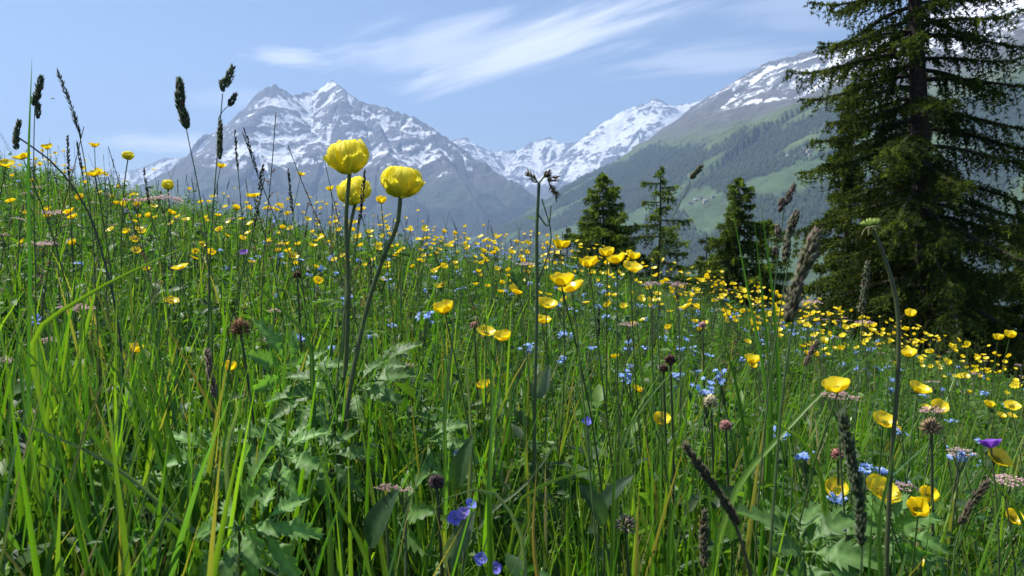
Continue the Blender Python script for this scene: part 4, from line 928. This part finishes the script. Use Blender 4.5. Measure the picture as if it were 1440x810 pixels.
m2 = MB(); palm_leaf(m2, P(751, 427, .78), (-.6, -.2, .9), (-.4, -.6, 1), .04, 1, (.06, .12, .03), .0, .1, rs, 0); m2.build('leaf', M['leaf'], e, loc=b0).location = (0, 0, 0)

# globeflower seed stalk on the right
b0 = P(1256, 760, .6); b0 = np.array([b0[0], b0[1], float(gz(b0[0], b0[1])) - .005])
e = empty('globeflower_seed_stalk', b0, 'tall bare stalk with green crown shaped seed head before dark larch', 'seed stalk')
m1 = MB(); tube(m1, [b0] + pl([(1254, 640, .6), (1263, 520, .6), (1260, 420, .6), (1245, 365, .6), (1228, 322, .6)]), .0021, .0015, 8, 30, c=(.075, .09, .035)); m1.build('stem', M['stem'], e, loc=b0).location = (0, 0, 0)
top = P(1224, 313, .6); B = basis((-.25, -.1, 1)); m2 = MB(); rn3 = np.random.default_rng(9)
for k in range(46):
    a = k * 2.4; r = .0055 * math.sqrt(k / 46); q = top + (B[0] * math.cos(a) + B[1] * math.sin(a)) * r - B[2] * .002; d = B[2] + (B[0] * math.cos(a) + B[1] * math.sin(a)) * (r / .0055) * .9
    spikelets(m2, q[None], d[None], .0062 - r * .3, .0009, np.array([[.22, .30, .05]]) * rn3.uniform(.7, 1.2))
m2.build('seed_head', M['seed'], e, loc=b0, smooth=False).location = (0, 0, 0); m2 = MB()
for k in range(8):
    a = k * .785; o_ = B[0] * math.cos(a) + B[1] * math.sin(a); q = top - B[2] * .003
    tube(m2, [q, q + o_ * .005 - B[2] * .001, q + o_ * .008 - B[2] * .005], .0004, .0003, 4, 6, c=(.25, .24, .1))
m2.build('stamen_remnants', M['stem'], e, loc=b0).location = (0, 0, 0)

# ------------------------------------------------------------------ brown and dark round heads
def round_head(px, py, D, R, label, cat, name, c, tipc, seed, lean=(0, 0), n=150, sc_=(.055, .07, .03), group='brown round heads'):
    rn = np.random.default_rng(seed); top = P(px, py, D); b = np.array([top[0] + lean[0], top[1] + lean[1], 0.]); b[2] = float(gz(b[0], b[1])) - .005
    e = empty(name, b, label, cat, group); m1 = MB(); tube(m1, [b, b * .4 + top * .6 + np.array([.005, 0, .01]), top], .0018, .0012, 7, 16, c=sc_); m1.build('stem', M['stem'], e, loc=b).location = (0, 0, 0)
    m2 = MB(); k = np.arange(n); ph = k * 2.39996; z = 1 - 1.75 * (k + .5) / n; s = np.sqrt(np.maximum(0, 1 - z * z)); d = np.stack([np.cos(ph) * s, np.sin(ph) * s, z], -1)
    C = np.asarray(c)[None] * rn.uniform(.6, 1.4, (n, 1)); kk = rn.random(n) < .3; C[kk] = tipc
    spikelets(m2, top + d * R * .35, d + rn.normal(0, .25, d.shape) + np.array([0, 0, .4]), R * rn.uniform(.7, 1.1, n), R * .14, C); m2.build('flower_head', M['brown'], e, loc=b, smooth=False).location = (0, 0, 0)
round_head(338, 463, .75, .0085, 'dried brown curled flower head left of the lobed leaves', 'seed head', 'withered_flower', (.16, .07, .035), (.28, .16, .08), 1, (.02, .02))
round_head(943, 507, .85, .006, 'larger dark brown knapweed head right of centre', 'knapweed', 'knapweed', (.06, .025, .025), (.13, .06, .05), 2)
round_head(933, 519, .86, .0048, 'smaller knapweed head touching the larger one at its left', 'knapweed', 'knapweed', (.07, .03, .03), (.14, .07, .05), 3)
round_head(614, 680, .62, .0062, 'dark purplish round head right of the pink umbel', 'seed head', 'withered_flower', (.05, .03, .035), (.10, .07, .08), 4)
round_head(418, 388, 1.05, .0055, 'small dark brown head left of the tall globeflower stem', 'seed head', 'withered_flower', (.07, .035, .02), (.14, .07, .04), 5)
round_head(1310, 603, .72, .0085, 'pale straw coloured dry cluster right of the seed stalk', 'seed head', 'withered_flower', (.26, .17, .09), (.35, .25, .14), 6, n=110)
round_head(1021, 600, .9, .0065, 'pinkish clover head below the forget-me-nots at right', 'clover', 'clover', (.35, .16, .15), (.45, .25, .22), 7, group='clover heads')
round_head(1000, 566, .85, .0075, 'pale cream clover head above the pinkish one', 'clover', 'clover', (.42, .36, .22), (.5, .45, .3), 8, group='clover heads')
round_head(880, 740, .62, .0085, 'pale fading vetch head at the bottom right of centre', 'vetch', 'vetch', (.22, .17, .12), (.35, .28, .2), 9, n=60)
round_head(988, 458, 1.2, .005, 'rosy clover head in the right flower drift', 'clover', 'clover', (.42, .2, .22), (.5, .3, .3), 10, group='clover heads')
round_head(667, 458, 1.1, .005, 'dull red clover head right of the side-on buttercup', 'clover', 'clover', (.3, .12, .13), (.4, .2, .2), 11, group='clover heads')
round_head(1178, 640, .8, .006, 'red brown head low in the right flower drift', 'clover', 'clover', (.28, .1, .1), (.4, .2, .16), 12, group='clover heads')

# ------------------------------------------------------------------ umbels, forget-me-nots, purple flowers
def florets(mb, c, nrm, s, col, m=0, k=5):
    """tiny flat five-petalled flowers"""
    n = len(c); nrm = unit(nrm); h = np.where(np.abs(nrm[:, 2:3]) < .9, np.array([[0, 0, 1.]]), np.array([[0, 1., 0]])); a = unit(np.cross(nrm, h)); b = np.cross(nrm, a)
    ang = np.arange(k * 2) / (k * 2) * 2 * PI; rr_ = np.where(np.arange(k * 2) % 2 == 0, 1., .5) * 1.0
    s = np.broadcast_to(s, (n,)); ring = c[:, None] + (a[:, None] * (np.cos(ang) * rr_)[None, :, None] + b[:, None] * (np.sin(ang) * rr_)[None, :, None]) * s[:, None, None] + nrm[:, None] * (s * .15)[:, None, None]
    V = np.concatenate([c[:, None], ring], 1).reshape(-1, 3); F = (np.arange(n)[:, None, None] * (2 * k + 1) + np.array([(0, 1 + i, 1 + (i + 1) % (2 * k)) for i in range(2 * k)])[None]).reshape(-1, 3)
    mb.add(V, F, np.repeat(col, 2 * k + 1, 0) if np.ndim(col) == 2 else col, m)

def umbel(top, R, label, group, rs, rn, pink=.5, detail=True, nu=11):
    top = np.asarray(top, float); base = root_of(top[0], top[1], .05, rs); e = None
    col = np.array([.62, .50, .46]) * (1 - pink) + np.array([.60, .32, .34]) * pink
    m1 = MB(); m2 = MB(); p = head_stem(top - np.array([0, 0, .022]), base, .03, rs); tube(m1, p, .0013, .0009, 4, c=(.09, .12, .05), cap=False)
    for k in range(nu):
        a = k * 2.4 + rs.random(); r = R * math.sqrt((k + .4) / nu); q = top + np.array([math.cos(a) * r, math.sin(a) * r, -.12 * r + rs.uniform(-.002, .002)])
        tube(m1, [p[-1], q], .0005, .0004, 3, c=(.1, .14, .06), cap=False)
        n = 16; o_ = rn.normal(0, R * .16, (n, 3)); o_[:, 2] *= .35; florets(m2, q + o_, np.array([0, 0, 1.]) + rn.normal(0, .35, (n, 3)), R * .085, col[None] * rn.uniform(.75, 1.15, (n, 1)))
    if detail:
        e = empty('umbel_flower', base, label, 'umbel flower', group); m1.build('stem', M['stem'], e, loc=base).location = (0, 0, 0); m2.build('blossom', M['blossom'], e, loc=base, smooth=False).location = (0, 0, 0); return e
    mb = m1; nb = m1.n
    for V, F, C in zip(m2.V, m2.F, m2.C): pass
    off = m1.n; m1.V += m2.V; m1.C += m2.C; m1.F += [F + off for F in m2.F]; m1.M += [Mi + 1 for Mi in m2.M]; m1.n += m2.n
    return tag(m1.build('umbel_flower', [M['stem'], M['blossom']], loc=base, smooth=False), label, 'umbel flower', group)
rs = random.Random(9); rn = np.random.default_rng(19)
UM = [(60, 341, 1.15, .021, 'pale pink umbel high at the left side of the meadow'), (105, 430, .95, .020, 'flat pale pink umbel alone in the left grass'), (64, 477, 1.05, .016, 'small pale umbel below the flat one on the left'), (2, 505, .95, .016, 'umbel cut by the left frame edge'), (40, 579, .80, .015, 'whitish umbel low at the left edge beside the arching blade'), (78, 297, 1.3, .022, 'pale umbel just under the left skyline'), (230, 277, 1.1, .024, 'long pink umbel on the skyline below the ridge'), (192, 280, 1.3, .018, 'smaller pink umbel left of the long skyline one'), (378, 476, 1.15, .014, 'small pink umbel right of the withered brown head'), (386, 436, 1.2, .010, 'tiny white umbel above the lobed leaves'), (567, 512, 1.05, .014, 'pinkish umbel just right of the globeflower stems'), (740, 370, 1.5, .018, 'rosy umbel left of the large cup buttercup'), (917, 398, 1.1, .012, 'pink umbel under the brightest crest cluster'), (953, 399, 1.1, .012, 'pink umbel right of its neighbour under the crest cluster'), (884, 455, .95, .011, 'bright pink flat umbel in the middle drift'), (1335, 790, 1.5, .01, 'pale umbel at the bottom edge on the right'), (1350, 634, .8, .013, 'pale umbel left of the buttercup under the purple flower'), (1415, 672, .8, .018, 'wide pale umbel below the purple flower'), (1272, 682, .75, .011, 'small pink umbel right of the big open buttercups'), (1180, 555, .62, .012, 'pinkish umbel right behind the large buttercup'), (1310, 575, .85, .013, 'pale pink umbel above the straw coloured cluster'), (1140, 423, 1.6, .018, 'white umbel against dark larch shade'), (1215, 452, 1.9, .02, 'white umbel on the right crest before the shade')]
for q in UM: umbel(P(q[0], q[1], q[2]), q[3], q[4], 'pale pink umbels', rs, rn, rs.uniform(.2, .7))
# two-headed pink umbel at bottom centre
umbel(P(543, 685, .60), .0085, 'left half of the small pink twin umbel at bottom centre', 'pink twin umbel', rs, rn, .75, nu=7); umbel(P(570, 689, .60), .0078, 'right half of the small pink twin umbel at bottom centre', 'pink twin umbel', rs, rn, .8, nu=7)
def d_umb(x, y):
    u = x / y; r = math.hypot(x, y); return patch(x, y, .9, 301) * np.interp(u, [-.65, -.3, 0, .3, .65], [1, .8, .35, .6, .8]) * min(1, max(0, (r - 1.2) / 1.5) + .05)
for i, p in enumerate(flower_field(130, 1.2, 4.8, d_umb, rs, (.24, .35))):
    z = 'left' if p[0] / p[1] < 0 else 'right'
    umbel(p, rs.uniform(.009, .018), 'small pale umbel scattered in the %s half of the meadow' % z, 'scattered umbels of the %s half' % z, rs, rn, rs.uniform(.1, .6), False, 7)

def forget(top, n, label, group, rs, rn, R=.009, col=(.24, .40, .85), s=.0042):
    top = np.asarray(top, float); base = root_of(top[0], top[1], .04, rs); m1 = MB(); p = head_stem(top, base, .04, rs); tube(m1, p, .0009, .0006, 4, c=(.08, .13, .05), cap=False)
    o_ = rn.normal(0, R * .55, (n, 3)); o_[:, 2] *= .6
    for q in o_: tube(m1, [p[-2], top + q], .0004, .0003, 3, c=(.09, .14, .06), cap=False)
    m2 = MB(); nr = np.array([0, -.4, 1.]) + rn.normal(0, .45, (n, 3)); florets(m2, top + o_, nr, s * rn.uniform(.8, 1.15, n), np.asarray(col)[None] * rn.uniform(.75, 1.25, (n, 1))); florets(m2, top + o_ + unit(nr) * s * .3, nr, s * .28, (.75, .62, .15), m=0, k=3)
    e = empty('forget_me_not', base, label, 'forget-me-not', group); m1.build('stem', M['stem'], e, loc=base).location = (0, 0, 0); m2.build('blossom', M['blossom'], e, loc=base, smooth=False).location = (0, 0, 0)
for q in [(1214, 665, .75, .011, 'largest blue forget-me-not cluster left of the big open buttercups'), (1241, 664, .78, .007, 'small blue cluster just right of the largest one'), (1176, 703, .75, .006, 'blue cluster under the buttercup behind the blurred seed head'), (1350, 643, .85, .009, 'blue cluster left of the buttercup under the purple flower'), (1095, 615, .9, .009, 'blue cluster under the tall grass tuft'), (1130, 643, .9, .010, 'blue cluster low between tuft and blurred seed head'), (425, 477, 1.15, .007, 'lone blue cluster left of the globeflower stems'), (743, 489, .95, .009, 'blue cluster right of the cup shaped central buttercup'), (598, 445, 1.05, .009, 'blue cluster left of the side-on buttercup'), (1010, 530, .95, .012, 'dense blue cluster in the right part of the meadow'), (988, 548, .95, .011, 'blue cluster below its denser neighbour'), (884, 530, .95, .010, 'blue cluster left of the knapweed heads'), (1200, 745, .7, .006, 'blue cluster low near the bottom right')]:
    forget(P(q[0], q[1], q[2]), 14, q[4], 'prominent forget-me-nots', rs, rn, q[3])
def d_blue(x, y):
    u = x / y; r = math.hypot(x, y); return patch(x, y, 1.3, 401) ** 2 * np.interp(u, [-.65, -.4, -.15, .1, .35, .65], [.05, .2, .6, 1, .8, .3]) * np.interp(r, [1, 1.3, 3, 4.5], [.3, 1, 1, .2])
for i, p in enumerate(flower_field(280, 1.0, 4.2, d_blue, rs, (.22, .31))):
    z = 'left' if p[0] / p[1] < 0 else 'right'
    forget(p, rs.randint(5, 11), 'little blue forget-me-not scattered in the %s half of the meadow' % z, 'scattered forget-me-nots of the %s half' % z, rs, rn, rs.uniform(.006, .012))

def wide_flower(px, py, D, s, col, label, name, cat, axis, seed, k=5, openness=.8, group=None, centre=(.6, .6, .55)):
    rs = random.Random(seed); top = P(px, py, D); base = root_of(top[0], top[1], .03, rs); e = empty(name, base, label, cat, group); ax = unit(axis)
    m1 = MB(); tube(m1, head_stem(top, base, .03, rs), .0011, .0008, 5, c=(.08, .12, .04)); m1.build('stem', M['stem'], e, loc=base).location = (0, 0, 0); B = basis(ax, rs.random() * 6)
    for j in range(k):
        m2 = MB(); petal_mesh(m2, B, top, s, s * .62, .9 - openness * .8, 1.3 - openness * 1.1, j * 2 * PI / k, np.asarray(col) * rs.uniform(.85, 1.15), 6, 7, rs=rs); m2.build('petal', M['blossom'], e, loc=base).location = (0, 0, 0)
    m3 = MB(); tube(m3, [top, top + ax * s * .25], s * .06, s * .1, 6, c=centre); m3.build('centre', M['blossom'], e, loc=base).location = (0, 0, 0)
wide_flower(1394, 630, .72, .011, (.30, .09, .62), 'purple cranesbill flower near the right frame edge', 'cranesbill', 'cranesbill', (-.1, .2, 1), 1, 5, .45)
wide_flower(640, 729, .62, .006, (.20, .20, .72), 'left blue violet speedwell flower at bottom centre', 'speedwell', 'speedwell', (0, -.9, .7), 2, 4, .9, 'speedwell flowers')
wide_flower(652, 723, .62, .0058, (.36, .28, .74), 'paler lilac speedwell flower touching the blue violet one', 'speedwell', 'speedwell', (.3, -.7, .7), 3, 4, .9, 'speedwell flowers')
wide_flower(661, 710, .63, .005, (.20, .24, .72), 'upper small speedwell flower right of the pale lilac one', 'speedwell', 'speedwell', (.4, -.5, .7), 4, 4, .7, 'speedwell flowers')
wide_flower(676, 786, .62, .0052, (.18, .2, .7), 'speedwell flower at the bottom edge left of its pair', 'speedwell', 'speedwell', (0, -.9, .6), 5, 4, .9, 'speedwell flowers')
wide_flower(697, 799, .62, .005, (.22, .2, .75), 'speedwell flower at the very bottom edge', 'speedwell', 'speedwell', (.2, -.8, .6), 6, 4, .8, 'speedwell flowers')
wide_flower(826, 594, .85, .006, (.14, .15, .7), 'deep blue speedwell flower alone below the middle', 'speedwell', 'speedwell', (0, -.6, .8), 7, 4, .7, 'speedwell flowers')
wide_flower(268, 673, .72, .006, (.34, .40, .82), 'pale blue speedwell among the lower left blades', 'speedwell', 'speedwell', (0, -.7, .8), 8, 4, .8, 'speedwell flowers')
wide_flower(344, 357, 1.4, .009, (.36, .16, .58), 'violet flower in the upper left meadow', 'cranesbill', 'cranesbill', (0, -.5, .8), 9, 5, .6)
wide_flower(645, 640, .85, .006, (.35, .42, .85), 'small pale blue speedwell right of the lobed leaves', 'speedwell', 'speedwell', (0, -.8, .7), 10, 4, .8, 'speedwell flowers')

# distant globeflower and a yellow one in bud at the left skyline
rs_ = random.Random(3)
gD, bD = globeflower(P(180, 218, 1.6), (0, 0, 1), .0105, .8, pl([(180, 224, 1.6), (176, 250, 1.6), (172, 300, 1.6)]), 'small round globeflower on the left skyline', 8, r0=.0013)
gE, bE = globeflower(P(236, 259, 1.5), (0, -.2, 1), .0100, .9, pl([(236, 266, 1.5), (238, 290, 1.5), (240, 330, 1.5)]), 'small pale globeflower below the leaning dark seed head', 9, r0=.0013)

# tiny flying insect in the sky
q = P(74, 139, .9); e = empty('insect', q, 'tiny dark insect flying in the sky at upper left', 'insect')
mb = MB(); tube(mb, [(-.0022, 0, 0), (-.001, 0, .0001), (.0004, 0, .0003), (.0016, 0, .0002), (.0022, 0, 0)], np.array([.0002, .0005, .00045, .0005, .0003]), None, 8, c=(1, 1, 1)); mb.build('body', M['insect'], e, col=False)
for s in (-1, 1):
    mb = MB(); grid(mb, np.array([[(0, 0, .0004), (.0006, 0, .0005)], [(-.0006, s * .0012, .0012), (.0005, s * .0014, .0012)], [(-.0012, s * .0022, .0016), (-.0002, s * .0026, .0017)]], float)); mb.build('wing', M['wing'], e, col=False)

# ------------------------------------------------------------------ sky, sun, haze
EL, AZ = math.radians(59), math.radians(-68)
W = bpy.data.worlds.new('World'); sc.world = W; W.use_nodes = True; nt = W.node_tree; N = nt.nodes; L = nt.links
bg = N['Background']; sky = N.new('ShaderNodeTexSky'); sky.sky_type = 'NISHITA'; sky.sun_disc = False; sky.sun_elevation = EL; sky.sun_rotation = AZ; sky.altitude = 1700; sky.air_density = 1.0; sky.dust_density = .6; sky.ozone_density = 1.6
tc = N.new('ShaderNodeTexCoord'); sep = N.new('ShaderNodeSeparateXYZ'); L.new(tc.outputs['Generated'], sep.inputs[0])
def M_(op, a, b=None, c=None):
    n = N.new('ShaderNodeMath'); n.operation = op
    for i, v in enumerate((a, b, c)):
        if v is None: continue
        if isinstance(v, (int, float)): n.inputs[i].default_value = v
        else: L.new(v, n.inputs[i])
    return n.outputs[0]
# project the sky direction on a cloud plane, streaks run along one wind direction
zc = M_('MAXIMUM', sep.outputs[2], .03); gx = M_('DIVIDE', sep.outputs[0], zc); gy = M_('DIVIDE', sep.outputs[1], zc)
cb = N.new('ShaderNodeCombineXYZ'); L.new(gx, cb.inputs[0]); L.new(gy, cb.inputs[1])
def cloudband(cx, cy, ang, lx, ly, edge, seedv, nsc):
    mp = N.new('ShaderNodeMapping'); mp.vector_type = 'TEXTURE'; L.new(cb.outputs[0], mp.inputs[0]); mp.inputs['Location'].default_value = (cx, cy, 0); mp.inputs['Rotation'].default_value = (0, 0, ang); mp.inputs['Scale'].default_value = (lx, ly, 1)
    ln = N.new('ShaderNodeVectorMath'); ln.operation = 'LENGTH'; L.new(mp.outputs[0], ln.inputs[0])
    nz = N.new('ShaderNodeTexNoise'); nz.inputs['Scale'].default_value = nsc; nz.inputs['Detail'].default_value = 8; nz.inputs['Roughness'].default_value = .6; nz.inputs['Distortion'].default_value = .4
    mp2 = N.new('ShaderNodeMapping'); L.new(mp.outputs[0], mp2.inputs[0]); mp2.inputs['Location'].default_value = (seedv, seedv * 2, 0); mp2.inputs['Scale'].default_value = (.8, 1.6, 1); L.new(mp2.outputs[0], nz.inputs['Vector'])
    fall = M_('SUBTRACT', 1.0, ln.outputs['Value']); v = M_('ADD', fall, M_('MULTIPLY', M_('SUBTRACT', nz.outputs[0], .5), edge))
    mr = N.new('ShaderNodeMapRange'); mr.interpolation_type = 'SMOOTHSTEP'; L.new(v, mr.inputs[0]); mr.inputs[1].default_value = .0; mr.inputs[2].default_value = .9; return mr.outputs[0]
def sk(px, py):
    d = P(px, py, 1.); d = d / np.linalg.norm(d); return d[0] / d[2], d[1] / d[2]
def band(p0, p1, wid, edge, seedv, nsc=1.6):
    a = np.array(sk(*p0)); b = np.array(sk(*p1)); c = (a + b) / 2; v = b - a
    return cloudband(c[0], c[1], math.atan2(v[1], v[0]), np.linalg.norm(v) / 2 * 1.15, wid, edge, seedv, nsc)
bands = [(band((570, 135), (1000, -30), .46, 1.7, 3.1), .66), (band((500, 110), (800, 20), .6, 1.9, 8.3), .42), (band((350, 85), (470, 78), .32, 1.4, 5.7), .5), (band((200, 215), (330, 190), 1.2, 1.5, 9.7), .6), (band((250, 150), (420, 130), .5, 1.6, 13.7), .22), (band((860, 105), (1200, 60), .5, 1.8, 21.7), .3), (band((1000, 20), (1300, -20), .8, 1.6, 17.1), .18)]
cov = None
for b_, k in bands:
    v = M_('MULTIPLY', b_, k); cov = v if cov is None else M_('MAXIMUM', cov, v)
mx = N.new('ShaderNodeMix'); mx.data_type = 'RGBA'; L.new(cov, mx.inputs[0]); L.new(sky.outputs[0], mx.inputs[6]); mx.inputs[7].default_value = (11.5, 11.6, 12.0, 1)
L.new(mx.outputs[2], bg.inputs['Color']); bg.inputs['Strength'].default_value = .088

sd = bpy.data.lights.new('sun', 'SUN'); sd.energy = 4.9; sd.angle = math.radians(.5); sd.color = (1, .96, .9); so = bpy.data.objects.new('sun', sd); COL.objects.link(so)
sv = Vector((math.sin(AZ) * math.cos(EL), math.cos(AZ) * math.cos(EL), math.sin(EL))); so.rotation_euler = sv.to_track_quat('Z', 'Y').to_euler(); so.location = (0, 0, 20)

bx = 13800.; zb, zt = -760., 2300.
V = [(x, y, z) for z in (zb, zt) for x, y in ((-bx, -bx), (bx, -bx), (bx, bx), (-bx, bx))]
mb = MB(); mb.add(V, [(0, 3, 2, 1), (4, 5, 6, 7), (0, 1, 5, 4), (1, 2, 6, 5), (2, 3, 7, 6), (3, 0, 4, 7)])
hm = bpy.data.materials.new('haze_air'); hm.use_nodes = True; nt2 = hm.node_tree; nt2.nodes.remove(nt2.nodes['Principled BSDF']); pv = nt2.nodes.new('ShaderNodeVolumePrincipled')
pv.inputs['Color'].default_value = (.46, .65, 1.0, 1); pv.inputs['Density'].default_value = 9.2e-5; pv.inputs['Anisotropy'].default_value = .15
nt2.links.new(pv.outputs[0], nt2.nodes['Material Output'].inputs['Volume'])
o = mb.build('haze', hm, smooth=False, col=False); tag(o, 'thin bluish summer haze filling the valley air', 'haze', kind='stuff')

# ------------------------------------------------------------------ camera and output
cd = bpy.data.cameras.new('camera'); cam = bpy.data.objects.new('camera', cd); COL.objects.link(cam); sc.camera = cam
cd.sensor_width = 36; cd.lens = 28; cd.clip_start = .02; cd.clip_end = 60000
cam.location = (0, 0, 0); cam.rotation_euler = (PI / 2 - PITCH, 0, 0)
cd.dof.use_dof = True; cd.dof.focus_distance = 1.15; cd.dof.aperture_fstop = 28 / 1.1
sc.view_settings.view_transform = 'Standard'; sc.view_settings.look = 'None'; sc.view_settings.exposure = .88; sc.view_settings.gamma = 1; sc.view_settings.use_curve_mapping = False
sc.render.engine = 'CYCLES'; cy = sc.cycles; cy.max_bounces = 6; cy.diffuse_bounces = 3; cy.glossy_bounces = 2; cy.transmission_bounces = 3; cy.transparent_max_bounces = 6; cy.volume_bounces = 0; cy.use_denoising = True
cy.use_adaptive_sampling = True; cy.adaptive_threshold = .02; cy.sample_clamp_indirect = 6; cy.caustics_reflective = False; cy.caustics_refractive = False
